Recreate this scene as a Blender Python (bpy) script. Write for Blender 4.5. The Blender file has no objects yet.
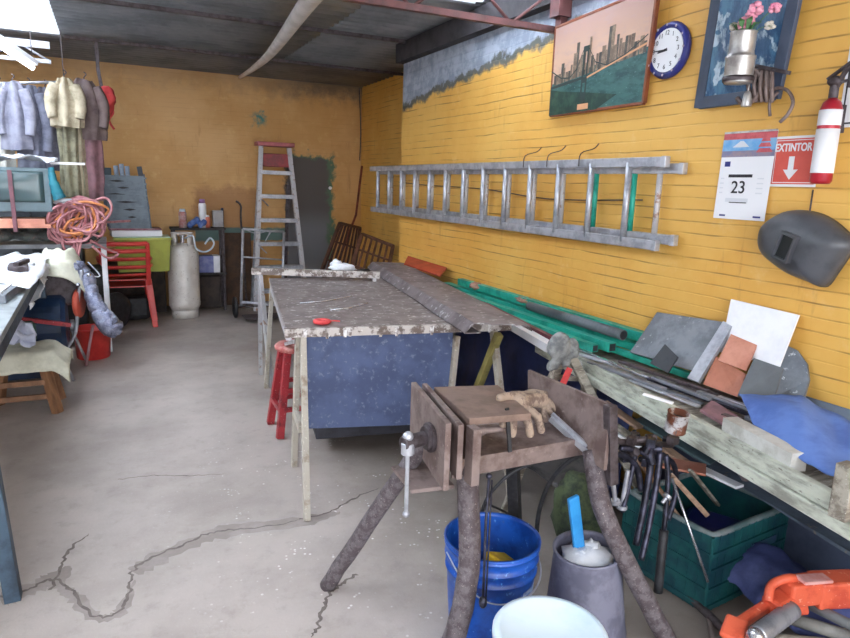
import bpy, bmesh, math, random
from mathutils import Vector as V, Matrix, noise as mnoise
random.seed(7)
S = bpy.context.scene
COL = S.collection
PI = math.pi

# ------------------------------------------------------------------ camera
F, PX, PY, H = 650.0, 425.0, 319.0, 1.6
Yd = V((-0.42879566, 0.19540055, -0.88201639)).normalized()
Xd = V((0.9028582, 0.0588348, -0.42589381)).normalized()
Zd = Xd.cross(Yd).normalized()
RW = Matrix((Xd, Yd, Zd))                       # camera axes -> world axes
cd = bpy.data.cameras.new('camera'); cam = bpy.data.objects.new('camera', cd); COL.objects.link(cam)
cam.matrix_world = Matrix.Translation((0, 0, H)) @ RW.to_4x4()
cd.sensor_fit = 'HORIZONTAL'; cd.sensor_width = 36; cd.lens = F / 850 * 36; cd.clip_start = .05
S.camera = cam

def at(px, py, X=None, Y=None, Z=None):
    """world point seen at a photo pixel, on the plane X=, Y= or Z="""
    d = RW @ V((px - PX, -(py - PY), -F))
    t = X / d.x if X is not None else Y / d.y if Y is not None else (Z - H) / d.z
    return V((0, 0, H)) + t * d

# ------------------------------------------------------------------ light
wd = bpy.data.worlds.new('World'); S.world = wd; wd.use_nodes = True
bg = wd.node_tree.nodes['Background']; bg.inputs[0].default_value = (.86, .92, 1, 1); bg.inputs[1].default_value = 2.2
def area(name, loc, rot, sx, sy, power, color=(1, 1, 1)):
    l = bpy.data.lights.new(name, 'AREA'); l.shape = 'RECTANGLE'; l.size = sx; l.size_y = sy; l.energy = power; l.color = color
    o = bpy.data.objects.new(name, l); COL.objects.link(o); o.location = loc; o.rotation_euler = rot
    return o
# daylight that falls through the roof lights and the open front of the workshop
area('daylight_left_rooflight', (-1.4, 4.4, 2.95), (0, 0, 0), 2.0, 5.8, 370, (.93, .96, 1))
area('daylight_right_rooflight', (2.08, 3.5, 2.95), (0, 0, 0), .6, 1.5, 40, (.93, .96, 1))
area('daylight_open_front', (-.2, -1.6, 1.7), (math.radians(82), 0, 0), 4.6, 2.4, 105, (.95, .97, 1))
S.view_settings.view_transform = 'Standard'; S.view_settings.look = 'None'
S.view_settings.exposure = 0.5; S.view_settings.gamma = 1; S.view_settings.use_curve_mapping = False

# ------------------------------------------------------------------ materials
def lin(c):
    return tuple(((x/255/12.92) if x/255 <= .04045 else ((x/255 + .055)/1.055)**2.4) for x in c) + (1,)
class NT:
    def __init__(s, name):
        s.m = bpy.data.materials.new(name); s.m.use_nodes = True; s.t = s.m.node_tree
        s.b = s.t.nodes['Principled BSDF']; s.n = s.t.nodes; s.tc = s.n.new('ShaderNodeTexCoord')
    def link(s, a, b): s.t.links.new(a, b)
    def put(s, sock, v):
        if isinstance(v, (int, float)): sock.default_value = v
        elif isinstance(v, tuple): sock.default_value = v
        else: s.link(v, sock)
    def math(s, op, a, b=0.0, c=None, clamp=False):
        n = s.n.new('ShaderNodeMath'); n.operation = op; n.use_clamp = clamp
        s.put(n.inputs[0], a); s.put(n.inputs[1], b)
        if c is not None: s.put(n.inputs[2], c)
        return n.outputs[0]
    def noise(s, scale, detail=4, rough=.6, vec=None, stretch=None):
        n = s.n.new('ShaderNodeTexNoise'); n.inputs['Scale'].default_value = scale
        n.inputs['Detail'].default_value = detail; n.inputs['Roughness'].default_value = rough
        v = vec or s.tc.outputs['Object']
        if stretch:
            mp = s.n.new('ShaderNodeMapping'); mp.inputs['Scale'].default_value = stretch; s.link(v, mp.inputs[0]); v = mp.outputs[0]
        s.link(v, n.inputs['Vector']); return n.outputs['Fac']
    def step(s, v, a, b):                      # smooth 0..1 between a and b
        n = s.n.new('ShaderNodeMapRange'); n.interpolation_type = 'SMOOTHSTEP'
        s.put(n.inputs['Value'], v); n.inputs['From Min'].default_value = a; n.inputs['From Max'].default_value = b
        return n.outputs[0]
    def mix(s, f, a, b):
        n = s.n.new('ShaderNodeMix'); n.data_type = 'RGBA'
        s.put(n.inputs[0], f); s.put(n.inputs[6], a); s.put(n.inputs[7], b); return n.outputs[2]
    def xyz(s):
        n = s.n.new('ShaderNodeSeparateXYZ'); s.link(s.tc.outputs['Object'], n.inputs[0]); return n.outputs
    def bump(s, h, strength, dist=.01):
        n = s.n.new('ShaderNodeBump'); n.inputs['Strength'].default_value = strength; n.inputs['Distance'].default_value = dist
        s.link(h, n.inputs['Height']); s.link(n.outputs[0], s.b.inputs['Normal'])
    def base(s, v): s.put(s.b.inputs['Base Color'], v)
MC = {}
def mat(name, c1, c2=None, scale=12, rough=.6, metal=0.0, bump=.15, cut=(.4, .65), c3=None, stretch=None, dist=.006, c3cut=(.62, .68), c3s=5.3):
    """worn surface: colour 1, patches of colour 2, fine specks of colour 3"""
    if name in MC: return MC[name]
    k = NT(name); f = k.noise(scale, 5, .65, stretch=stretch)
    c = lin(c1)
    if c2: c = k.mix(k.step(f, *cut), lin(c1), lin(c2))
    if c3: c = k.mix(k.step(k.noise(scale*c3s, 4, .65, stretch=stretch), *c3cut), c, lin(c3))
    k.base(c); k.b.inputs['Roughness'].default_value = rough; k.b.inputs['Metallic'].default_value = metal
    if bump: k.bump(f, bump, dist)
    MC[name] = k.m; return k.m

def wall_mat(side):
    k = NT('yellow_wall_' + side); x, y, z = k.xyz()
    run = y if side == 'right' else x
    big = k.noise(1.1, 5, .65); mid = k.noise(6, 5, .7); ln = k.noise(3, 3, .6, stretch=(1, 1, 6))
    amb = (228, 179, 92) if side == 'right' else (214, 168, 110)
    amb2 = (218, 160, 70) if side == 'right' else (200, 150, 86)
    c = k.mix(k.step(big, .35, .65), lin(amb), lin(amb2))
    c = k.mix(k.math('MULTIPLY', k.step(mid, .55, .8), .45), c, lin((236, 202, 140)))
    # narrow brick courses showing through the paint
    pitch = .056
    fr = k.math('FRACT', k.math('ADD', k.math('DIVIDE', z, pitch), k.math('MULTIPLY', k.noise(1.5, 2), .5)))
    line = k.math('SUBTRACT', 1.0, k.step(k.math('ABSOLUTE', k.math('SUBTRACT', fr, .5)), .03, .085))
    wave = k.math('MULTIPLY', k.step(ln, .38, .6), k.step(k.noise(2.2, 3, .6, stretch=(1, 1, 9)), .36, .6))
    amt = .7 if side == 'right' else .16
    lm = k.math('MULTIPLY', k.math('MULTIPLY', line, wave), amt)
    c = k.mix(lm, c, lin((120, 78, 30)))
    # dirty streaks
    c = k.mix(k.math('MULTIPLY', k.step(k.noise(5, 5, .7, stretch=(2.2, 2.2, .35)), .58, .75), .35), c, lin((150, 100, 50)))
    en = k.math('MULTIPLY', k.math('SUBTRACT', k.noise(7, 5, .7), .5), .22)
    if side == 'right':
        edge = k.math('ADD', k.math('MULTIPLY', k.math('SUBTRACT', 5.77, y), .085), 2.33)
        band = k.step(k.math('SUBTRACT', k.math('ADD', z, en), edge), 0, .03)
        band = k.math('MULTIPLY', band, k.step(k.math('SUBTRACT', 5.82, y), 0, .02))
        grey = k.mix(k.step(mid, .4, .6), lin((172, 180, 194)), lin((138, 148, 166)))
        rim = k.math('MULTIPLY', k.step(k.math('SUBTRACT', k.math('ADD', z, en), edge), -.07, -.02), k.step(k.math('SUBTRACT', 5.82, y), 0, .02))
        c = k.mix(rim, c, lin((96, 98, 92)))
        c = k.mix(band, c, grey)
    else:
        def boxmask(x0, x1, z0, z1, soft=.05, amp=1.0):
            n = k.math('MULTIPLY', en, amp)
            xx = k.math('ADD', x, n); zz = k.math('ADD', z, n)
            a = k.math('MULTIPLY', k.step(xx, x0-soft, x0), k.math('SUBTRACT', 1.0, k.step(xx, x1, x1+soft)))
            b = k.math('MULTIPLY', k.step(zz, z0-soft, z0), k.math('SUBTRACT', 1.0, k.step(zz, z1, z1+soft)))
            return k.math('MULTIPLY', a, b)
        soot = k.step(k.math('ADD', z, k.math('MULTIPLY', en, 2.2)), 2.55, 2.86)
        c = k.mix(k.math('MULTIPLY', soot, .25), c, lin((90, 84, 80))); c = k.mix(k.math('MULTIPLY', k.math('MULTIPLY', soot, k.step(x, 1.3, 2.6)), .7), c, lin((66, 62, 60)))
        c = k.mix(k.math('MULTIPLY', boxmask(1.0, 1.7, .1, 1.42, .12, 1.6), .6), c, lin((150, 98, 58)))
        c = k.mix(boxmask(.95, 2.1, .83, .97, .03, .3), c, lin((96, 122, 116)))
        c = k.mix(boxmask(1.74, 1.80, 2.34, 2.38, .09, 1.8), c, lin((70, 128, 118)))
        c = k.mix(boxmask(2.15, 2.72, 0, 1.92, .07, 1.8), c, lin((88, 116, 92)))
        c = k.mix(boxmask(2.12, 2.64, 0, 1.88, .07, 1.5), c, k.mix(k.step(z, .9, 1.3), lin((122, 122, 128)), lin((92, 86, 84))))
    k.base(c); k.b.inputs['Roughness'].default_value = .55
    hgt = k.math('SUBTRACT', k.math('MULTIPLY', mid, .3), k.math('MULTIPLY', line, .7 if side == 'right' else .25))
    k.bump(hgt, .5, .006)
    return k.m

def floor_mat():
    k = NT('worn_concrete'); x, y, z = k.xyz()
    a = k.noise(.9, 6, .62); b = k.noise(9, 6, .7); d = k.noise(60, 4, .7)
    c = k.mix(k.step(a, .36, .66), lin((178, 167, 160)), lin((154, 143, 137)))
    c = k.mix(k.math('MULTIPLY', k.step(b, .5, .72), .35), c, lin((132, 121, 115)))
    c = k.mix(k.math('MULTIPLY', k.step(d, .56, .7), .35), c, lin((186, 176, 170)))
    # darker ground near the stand on the right
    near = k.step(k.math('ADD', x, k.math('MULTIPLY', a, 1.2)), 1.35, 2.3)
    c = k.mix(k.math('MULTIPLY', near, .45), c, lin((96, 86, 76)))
    # white paint drops round the table
    vo = k.n.new('ShaderNodeTexVoronoi'); vo.inputs['Scale'].default_value = 34; k.link(k.tc.outputs['Object'], vo.inputs['Vector'])
    drops = k.math('SUBTRACT', 1.0, k.step(vo.outputs['Distance'], .12, .24))
    gx = k.math('SUBTRACT', x, .85); gy = k.math('SUBTRACT', y, 2.9)
    r2 = k.math('ADD', k.math('MULTIPLY', gx, gx), k.math('MULTIPLY', k.math('MULTIPLY', gy, gy), .35))
    reg = k.math('SUBTRACT', 1.0, k.step(r2, .05, .75))
    msk = k.math('MULTIPLY', k.math('MULTIPLY', drops, reg), k.step(k.noise(5, 4, .7), .53, .6))
    c = k.mix(k.math('MULTIPLY', msk, .85), c, lin((232, 230, 228)))
    k.base(c)
    k.link(k.math('ADD', k.math('MULTIPLY', a, .5), .3), k.b.inputs['Roughness'])
    k.bump(k.math('ADD', k.math('MULTIPLY', b, .7), k.math('MULTIPLY', d, .25)), .35, .012)
    return k.m

def glassy(name, color, strength=0.0):
    k = NT(name); k.base(lin(color)); k.b.inputs['Roughness'].default_value = .6
    k.b.inputs['Transmission Weight'].default_value = 0
    tr = k.n.new('ShaderNodeBsdfTranslucent'); tr.inputs[0].default_value = lin(color)
    ms = k.n.new('ShaderNodeMixShader'); ms.inputs[0].default_value = .75
    out = k.n['Material Output']
    k.link(k.b.outputs[0], ms.inputs[1]); k.link(tr.outputs[0], ms.inputs[2]); k.link(ms.outputs[0], out.inputs[0])
    return k.m
def emit(name, color, st):
    k = NT(name); k.b.inputs['Emission Color'].default_value = lin(color); k.b.inputs['Emission Strength'].default_value = st; return k.m

M_steel = mat('worn_aluminium', (190, 192, 200), (158, 160, 170), 14, .4, .6, .1)
M_alu_paint = mat('paint_spattered_aluminium', (190, 188, 192), (150, 120, 105), 22, .5, .35, .1, (.55, .7), (232, 230, 228))
M_iron = mat('dark_iron', (92, 84, 88), (64, 54, 56), 20, .55, .5, .2)
M_rust = mat('rusty_steel', (140, 124, 120), (106, 88, 84), 9, .6, .4, .25, (.4, .64), (150, 134, 130))
M_pipe = mat('scaly_rusty_pipe', (112, 104, 108), (88, 78, 82), 34, .75, .25, .7, (.42, .58), (168, 156, 152), dist=.012)
M_black = mat('black_rubber', (34, 34, 38), (52, 52, 56), 18, .6, 0, .1)
M_darkmetal = mat('blackened_steel', (40, 40, 50), (72, 72, 90), 20, .42, .6, .15)
M_bluepanel = mat('scuffed_blue_board', (82, 96, 134), (70, 82, 118), 5, .6, 0, .08, (.4, .62), (112, 122, 148), c3cut=(.56, .68), c3s=7)
M_woodgrey = mat('weathered_wood', (158, 152, 140), (112, 104, 94), 9, .75, 0, .3, (.42, .62), stretch=(.4, 3, 3), c3=(190, 186, 176))
M_wood = mat('brown_wood', (140, 100, 70), (106, 72, 48), 9, .6, 0, .2, stretch=(1, 3, .5))
M_creamlegs = mat('cream_painted_wood', (178, 170, 158), (142, 128, 112), 12, .65, 0, .15, (.5, .68), (216, 210, 196))
M_tabletop = mat('spattered_table_board', (138, 128, 126), (112, 102, 100), 7, .42, .1, .12, (.4, .62), (206, 202, 202), c3cut=(.56, .66), c3s=3)
M_tableedge = mat('paint_dripped_edge', (196, 188, 184), (112, 98, 92), 13, .6, 0, .2, (.46, .56), (232, 228, 226))
M_red = mat('red_plastic', (206, 62, 56), (186, 46, 44), 6, .4, 0, .03)
M_redpaint = mat('chipped_red_paint', (158, 40, 48), (120, 30, 38), 14, .45, 0, .1, (.5, .66), (190, 120, 116))
M_lime = mat('lime_plastic', (160, 164, 58), (146, 150, 50), 5, .45, 0, .03)
M_white = mat('white_board', (236, 236, 240), (222, 222, 228), 4, .5, 0, .02)
M_whiteplastic = mat('white_plastic', (216, 226, 236), (198, 212, 226), 5, .4, 0, .03)
M_cream = mat('cream_cloth', (214, 212, 194), (188, 186, 168), 6, .85, 0, .1)
M_greybin = mat('grey_blue_plastic', (116, 130, 142), (98, 110, 122), 8, .5, 0, .05)
M_gas = mat('off_white_enamel', (216, 210, 204), (202, 194, 188), 6, .4, .05, .03, c3=(160, 146, 136))
M_teal = mat('teal_painted_steel', (44, 166, 146), (30, 136, 120), 10, .4, .2, .05, (.45, .65))
M_crate = mat('green_crate_plastic', (26, 84, 86), (18, 60, 72), 8, .5, 0, .06)
M_bucketblue = mat('blue_bucket_plastic', (28, 84, 176), (16, 58, 136), 7, .35, 0, .04, (.45, .62), (90, 140, 206))
M_greybucket = mat('grey_bucket_plastic', (124, 124, 142), (100, 100, 118), 7, .5, 0, .06, (.42, .6))
M_bluecloth = mat('blue_cloth', (98, 130, 200), (80, 110, 180), 5, .9, 0, .1)
M_navytarp = mat('navy_tarpaulin', (44, 56, 104), (28, 36, 72), 4, .5, 0, .2, dist=.02)
M_orange = mat('orange_tool_casing', (222, 100, 70), (200, 78, 54), 9, .45, 0, .06, (.45, .62), (238, 168, 146))
M_rag = mat('grimy_rag', (150, 152, 152), (104, 106, 108), 14, .9, 0, .25)
M_glove = mat('stained_cotton_glove', (158, 138, 122), (112, 94, 86), 24, .9, 0, .3, (.45, .6), (196, 178, 150))
M_copper = mat('copper_sheet', (214, 150, 128), (188, 118, 96), 5, .4, .35, .05)
M_slate = mat('slate_board', (104, 108, 112), (92, 95, 98), 5, .6, 0, .04)
M_greyplate = mat('grey_steel_plate', (134, 138, 146), (108, 112, 120), 6, .5, .3, .1, (.4, .62), (160, 162, 166))
M_concrete_d = mat('dark_debris', (78, 74, 72), (54, 52, 54), 14, .85, 0, .4)
M_plank = mat('unpainted_plank', (168, 138, 116), (132, 104, 86), 10, .7, 0, .15, stretch=(3, .6, 3))
M_brownbar = mat('brown_painted_iron', (92, 58, 46), (66, 42, 36), 12, .6, .1, .1)
M_roof = mat('grey_roof_sheet', (136, 138, 142), (112, 114, 120), 2.2, .6, .25, .05)
M_roofbeam = mat('red_oxide_steel', (112, 72, 72), (84, 60, 62), 8, .6, .2, .1)
M_redstrap = mat('coral_fabric', (226, 84, 84), (196, 60, 66), 8, .8, 0, .1)
M_hose = mat('dusty_pink_hose', (196, 138, 142), (170, 108, 116), 16, .55, 0, .05)
M_orangehose = mat('orange_cable', (226, 150, 96), (206, 124, 76), 12, .5, 0, .03)
M_foil = mat('silver_foil_bag', (156, 160, 182), (112, 116, 140), 22, .35, .4, .7, (.4, .6), (216, 218, 232), dist=.02)
M_plasticbag = mat('white_polythene', (232, 234, 240), (206, 210, 220), 10, .4, 0, .4, dist=.015)
M_khaki = mat('khaki_overall', (196, 184, 160), (156, 144, 122), 9, .9, 0, .15)
M_brown = mat('brown_grey_jacket', (120, 104, 102), (96, 80, 80), 9, .9, 0, .15)
M_mauve = mat('faded_mauve_cloth', (146, 108, 116), (118, 90, 94), 9, .9, 0, .15)
M_greycloth = mat('blue_grey_cloth', (120, 122, 140), (90, 92, 108), 8, .9, 0, .15)
M_palecloth = mat('pale_cloth', (208, 206, 196), (176, 174, 168), 8, .9, 0, .15)
M_tvgrey = mat('television_grey', (108, 126, 132), (92, 110, 118), 5, .5, 0, .03)
M_screen = mat('television_screen', (66, 86, 88), None, 5, .18, 0, 0)
M_navydrum = mat('dark_blue_tank', (22, 48, 82), (14, 34, 60), 6, .5, 0, .1)
M_yellow = mat('yellow_sponge', (226, 186, 40), (206, 160, 30), 20, .8, 0, .2)
M_skyblue = mat('sky_blue_plastic', (58, 150, 214), (40, 126, 196), 8, .4, 0, .03)
M_chrome = mat('bright_metal', (210, 210, 216), (176, 178, 188), 10, .25, .8, .05)
M_tin = mat('tin_can_metal', (196, 194, 192), (150, 146, 146), 16, .35, .6, .1)
M_leaf = mat('artificial_leaf', (84, 130, 78), (56, 96, 56), 30, .6, 0, .1)
M_petal = mat('pink_petal', (238, 170, 190), (220, 130, 160), 30, .7, 0, .1)
M_navy = mat('navy_plastic', (44, 50, 130), (34, 40, 104), 10, .4, 0, 0)
M_paper = mat('white_paper', (232, 232, 236), None, 5, .7, 0, 0)
M_ink = mat('black_ink', (40, 40, 46), None, 5, .6, 0, 0)
M_signred = mat('sign_red', (214, 84, 70), (204, 72, 60), 6, .45, 0, 0)
M_extred = mat('extinguisher_red', (176, 36, 52), (150, 28, 44), 8, .3, .1, .02)
M_frameblue = mat('slate_blue_frame', (66, 78, 100), (54, 64, 84), 9, .45, 0, .05)
M_framewood = mat('chestnut_frame', (136, 74, 46), (110, 58, 38), 12, .45, 0, .08)
M_mask = mat('charcoal_fibre', (78, 80, 86), (64, 66, 72), 9, .42, 0, .06)
M_visor = mat('visor_black', (34, 38, 40), None, 5, .12, 0, 0)
M_cardboard = mat('cardboard', (160, 116, 84), (140, 98, 70), 8, .8, 0, .08)
M_greenplant = mat('green_netting', (72, 84, 54), (36, 46, 36), 18, .8, 0, .4)

# ------------------------------------------------------------------ mesh kit
def frame_dir(d, up=None):
    d = d.normalized(); up = V(up) if up else V((0, 0, 1))
    if abs(d.dot(up)) > .98: up = V((0, 1, 0)) if abs(d.y) < .9 else V((1, 0, 0))
    s = d.cross(up).normalized(); u = s.cross(d).normalized()
    return s, u
def smooth_path(pts, n=8, closed=False):
    pts = [V(p) for p in pts]; out = []; L = len(pts)
    rng = range(L) if closed else range(L-1)
    for i in rng:
        g = (lambda j: pts[j % L]) if closed else (lambda j: pts[max(0, min(L-1, j))])
        p0, p1, p2, p3 = g(i-1), g(i), g(i+1), g(i+2)
        for k in range(n):
            t = k/n
            out.append(.5*((2*p1) + (p2-p0)*t + (2*p0-5*p1+4*p2-p3)*t*t + (3*p1-p0-3*p2+p3)*t**3))
    if not closed: out.append(pts[-1])
    return out
class MB:
    def __init__(s): s.bm = bmesh.new(); s.mi = 0; s.sm = False
    def face(s, vs, smooth=None):
        try: f = s.bm.faces.new(vs)
        except ValueError: return
        f.material_index = s.mi; f.smooth = s.sm if smooth is None else smooth
    def hexa(s, c8):                        # 8 corners: bottom ring, top ring
        v = [s.bm.verts.new(p) for p in c8]
        for q in ((3,2,1,0),(4,5,6,7),(0,1,5,4),(1,2,6,5),(2,3,7,6),(3,0,4,7)): s.face([v[i] for i in q], False)
        return s
    def box(s, c, size, rz=0, R=None):
        c = V(c); hx, hy, hz = size[0]/2, size[1]/2, size[2]/2
        R = R or Matrix.Rotation(rz, 3, 'Z')
        return s.hexa([c + R @ V((x*hx, y*hy, z*hz)) for z in (-1, 1) for x, y in ((-1,-1),(1,-1),(1,1),(-1,1))])
    def beam(s, p0, p1, w, h, up=None):
        p0, p1 = V(p0), V(p1); a, u = frame_dir(p1-p0, up); c = []
        for p in (p0, p1): c += [p + a*x*w/2 + u*z*h/2 for x, z in ((-1,-1),(1,-1),(1,1),(-1,1))]
        return s.hexa(c)
    def slab(s, pts, vec):                  # polygon extruded along vec
        pts = [V(p) for p in pts]; vec = V(vec)
        a = [s.bm.verts.new(p) for p in pts]; b = [s.bm.verts.new(p+vec) for p in pts]; n = len(pts)
        s.face(a[::-1], False); s.face(b, False)
        for i in range(n): s.face([a[i], a[(i+1) % n], b[(i+1) % n], b[i]], False)
        return s
    def tube(s, pts, r, seg=10, closed=False, caps=True, n=0):
        pts = [V(p) for p in pts]
        if n: pts = smooth_path(pts, n, closed)
        L = len(pts); rings = []; prev = None
        for i, p in enumerate(pts):
            d = (pts[(i+1) % L] - pts[i-1]) if closed else (pts[min(i+1, L-1)] - pts[max(i-1, 0)])
            if d.length < 1e-7: d = V((0, 0, 1))
            d.normalize()
            if prev is None: a, u = frame_dir(d)
            else:
                a = prev - d*prev.dot(d)
                if a.length < 1e-5: a, u = frame_dir(d)
                a.normalize(); u = a.cross(d)
            prev = a; rr = r[min(i*len(r)//L, len(r)-1)] if isinstance(r, (list, tuple)) else r
            rings.append([s.bm.verts.new(p + (a*math.cos(t) + u*math.sin(t))*rr) for t in (2*PI*j/seg for j in range(seg))])
        for i in range(L if closed else L-1):
            A, B = rings[i], rings[(i+1) % L]
            for j in range(seg): s.face([A[j], A[(j+1) % seg], B[(j+1) % seg], B[j]], True)
        if caps and not closed: s.face(rings[0][::-1], False); s.face(rings[-1], False)
        return s
    def lathe(s, c, prof, seg=28, M=None, smooth=True, squash=1):
        c = V(c); M = M or Matrix.Identity(3); rings = []
        for r, z in prof:
            if r < 1e-5: rings.append([s.bm.verts.new(c + M @ V((0, 0, z)))])
            else: rings.append([s.bm.verts.new(c + M @ V((r*math.cos(t), r*squash*math.sin(t), z))) for t in (2*PI*j/seg for j in range(seg))])
        for A, B in zip(rings, rings[1:]):
            for j in range(seg):
                if len(A) == 1 and len(B) == 1: continue
                if len(A) == 1: s.face([A[0], B[j], B[(j+1) % seg]], smooth)
                elif len(B) == 1: s.face([A[j], A[(j+1) % seg], B[0]], smooth)
                else: s.face([A[j], A[(j+1) % seg], B[(j+1) % seg], B[j]], smooth)
        return s
    def cyl(s, p0, p1, r, seg=18, r1=None):
        p0, p1 = V(p0), V(p1); M = (p1-p0).to_track_quat('Z', 'Y').to_matrix(); L = (p1-p0).length
        q = r if r1 is None else r1
        b = min(r, q, L)*.12
        return s.lathe(p0, [(0, 0), (r-b, 0), (r, b), (q, L-b), (q-b, L), (0, L)], seg, M, False)
    def ball(s, c, r, sc=(1, 1, 1), nz=0, fr=3, sub=3, R=None):
        t = bmesh.new(); bmesh.ops.create_icosphere(t, subdivisions=sub, radius=1)
        c = V(c); sd = V((random.random()*50, 0, 0)); R = R or Matrix.Identity(3); mp = {}
        for v in t.verts:
            k = 1 + (nz*mnoise.noise(v.co*fr + sd) if nz else 0)
            mp[v] = s.bm.verts.new(c + R @ V((v.co.x*sc[0], v.co.y*sc[1], v.co.z*sc[2]))*r*k)
        for f in t.faces: s.face([mp[v] for v in f.verts], True)
        t.free(); return s
    def grid(s, fn, nu, nv, thick=0.0):
        P = [[V(fn(i/nu, j/nv)) for i in range(nu+1)] for j in range(nv+1)]
        def layer(off):
            return [[s.bm.verts.new(P[j][i] + off[j][i]) for i in range(nu+1)] for j in range(nv+1)]
        N = []
        for j in range(nv+1):
            row = []
            for i in range(nu+1):
                a = P[j][min(i+1, nu)] - P[j][max(i-1, 0)]; b = P[min(j+1, nv)][i] - P[max(j-1, 0)][i]
                n = a.cross(b); row.append(n.normalized()*thick if n.length > 1e-9 else V((0, 0, thick)))
            N.append(row)
        A = layer([[V()]*(nu+1)]*(nv+1))
        for j in range(nv):
            for i in range(nu): s.face([A[j][i], A[j][i+1], A[j+1][i+1], A[j+1][i]], True)
        if thick:
            B = layer(N)
            for j in range(nv):
                for i in range(nu): s.face([B[j+1][i], B[j+1][i+1], B[j][i+1], B[j][i]], True)
            for i in range(nu):
                s.face([A[0][i+1], A[0][i], B[0][i], B[0][i+1]]); s.face([A[nv][i], A[nv][i+1], B[nv][i+1], B[nv][i]])
            for j in range(nv):
                s.face([A[j][0], A[j+1][0], B[j+1][0], B[j][0]]); s.face([A[j+1][nu], A[j][nu], B[j][nu], B[j+1][nu]])
        return s
    def build(s, name, mats, parent=None, bevel=0, thing=None, sub=0):
        me = bpy.data.meshes.new(name); bmesh.ops.recalc_face_normals(s.bm, faces=s.bm.faces[:])
        s.bm.verts.ensure_lookup_table()
        if parent is not None: off = ORG[parent.name]
        elif name.startswith(SETTING): off = V((0, 0, 0))
        else:
            lo = [min(v.co[i] for v in s.bm.verts) for i in range(3)]; hi = [max(v.co[i] for v in s.bm.verts) for i in range(3)]
            off = V(((lo[0]+hi[0])/2, (lo[1]+hi[1])/2, lo[2]))
        for v in s.bm.verts: v.co -= off
        s.bm.to_mesh(me); s.bm.free()
        for m in (mats if isinstance(mats, (list, tuple)) else [mats]): me.materials.append(m)
        o = bpy.data.objects.new(name, me); COL.objects.link(o)
        if parent is not None: o.parent = parent
        else: o.location = off
        ORG[o.name] = off
        if bevel:
            b = o.modifiers.new('bevel', 'BEVEL'); b.width = bevel; b.segments = 2; b.limit_method = 'ANGLE'
        if sub:
            u = o.modifiers.new('sub', 'SUBSURF'); u.levels = u.render_levels = sub
        return o
ORG = {}
SETTING = ('wall_', 'floor', 'ceiling', 'trim_', 'window_', 'door_')
def tag(o, label, cat, group=None):
    o['label'] = label; o['category'] = cat
    if group: o['group'] = group
    return o
def struct(o): o['kind'] = 'structure'; return o
def thing(name, label, cat, loc, group=None):
    o = bpy.data.objects.new(name, None); o.empty_display_size = .05; COL.objects.link(o); o.location = V(loc); ORG[o.name] = V(loc)
    return tag(o, label, cat, group)
def copy_tree(o, parent=None):
    c = o.copy(); COL.objects.link(c); ORG[c.name] = ORG[o.name]
    if parent: c.parent = parent
    for ch in [k for k in bpy.data.objects if k.parent == o]: copy_tree(ch, c)
    return c
def again(o, loc, rot=None, label=None, scale=None):
    c = copy_tree(o); c.location = V(loc)
    if rot is not None: c.rotation_euler = rot
    if label: c['label'] = label
    if scale: c.scale = scale
    return c
def text_into(mb, txt, size, M, mi=0, bold=0.0, depth=.0006, xs=1.0):
    """letters as real geometry, added to a mesh; M maps the text's x, y, z to the world"""
    cu = bpy.data.curves.new('t', 'FONT'); cu.body = txt; cu.size = size; cu.extrude = depth; cu.offset = bold
    cu.align_x = 'CENTER'; cu.align_y = 'CENTER'
    ob = bpy.data.objects.new('t', cu); COL.objects.link(ob); bpy.context.view_layer.update()
    me = bpy.data.meshes.new_from_object(ob.evaluated_get(bpy.context.evaluated_depsgraph_get()))
    vs = [mb.bm.verts.new(M @ V((v.co.x*xs, v.co.y, v.co.z))) for v in me.vertices]
    keep = mb.mi; mb.mi = mi
    for p in me.polygons: mb.face([vs[i] for i in p.vertices], False)
    mb.mi = keep
    bpy.data.objects.remove(ob); bpy.data.meshes.remove(me); bpy.data.curves.remove(cu)
def nz(*a): return mnoise.noise(V(a))

# ================================================================== setting
BY, WX, RX, ZC = 8.7, 2.5, 3.15, 2.86          # back wall, right wall, recessed right wall, ceiling
LX = -2.6
m = MB(); m.box(((LX+RX)/2, 3.4, -.05), (RX-LX+1.2, 11.4, .1)); fl = struct(m.build('floor', floor_mat()))
m = MB(); m.box(((LX+RX)/2, BY+.06, ZC/2+.05), (RX-LX+.3, .12, ZC+.1)); struct(m.build('wall_back', wall_mat('back')))
MW = wall_mat('right')
m = MB(); m.box((WX+.4, (5.8-2.2)/2, ZC/2+.05), (.8, 8.0, ZC+.1)); m.box((RX+.07, (5.8+BY)/2, ZC/2+.05), (.14, BY-5.8, ZC+.1)); struct(m.build('wall_right', MW))
M_wl = mat('grey_plaster', (150, 140, 128), (120, 112, 104), 3, .8)
m = MB(); m.box((LX-.06, 3.4, ZC/2), (.12, 10.8, ZC)); struct(m.build('wall_left', M_wl))
# corrugated roof sheets, laid round the two roof lights
def roof(m, x0, x1, y0, y1, pitch=.13, amp=.018):
    n = max(2, int((y1-y0)/pitch*6))
    def fn(u, v):
        y = y0 + (y1-y0)*u
        return (x0+(x1-x0)*v, y, ZC + .02 + amp*math.sin(2*PI*y/pitch))
    m.grid(fn, n, 1, .004)
SK1 = (LX+.15, -.33, .9, 7.35)      # left roof light
SK2 = (1.75, 2.42, 2.7, 4.36)        # right roof light
m = MB()
roof(m, LX-.1, RX+.1, 7.35, BY+.05)
roof(m, LX-.1, LX+.15, -2.1, 7.35); roof(m, LX+.15, -.33, -2.1, .9)
roof(m, -.33, SK2[0], -2.1, 7.35); roof(m, SK2[0], RX+.1, 4.36, 7.35); roof(m, SK2[1], RX+.1, -2.1, 4.36); roof(m, SK2[0], SK2[1], -2.1, 2.7)
struct(m.build('ceiling', M_roof))
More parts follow.
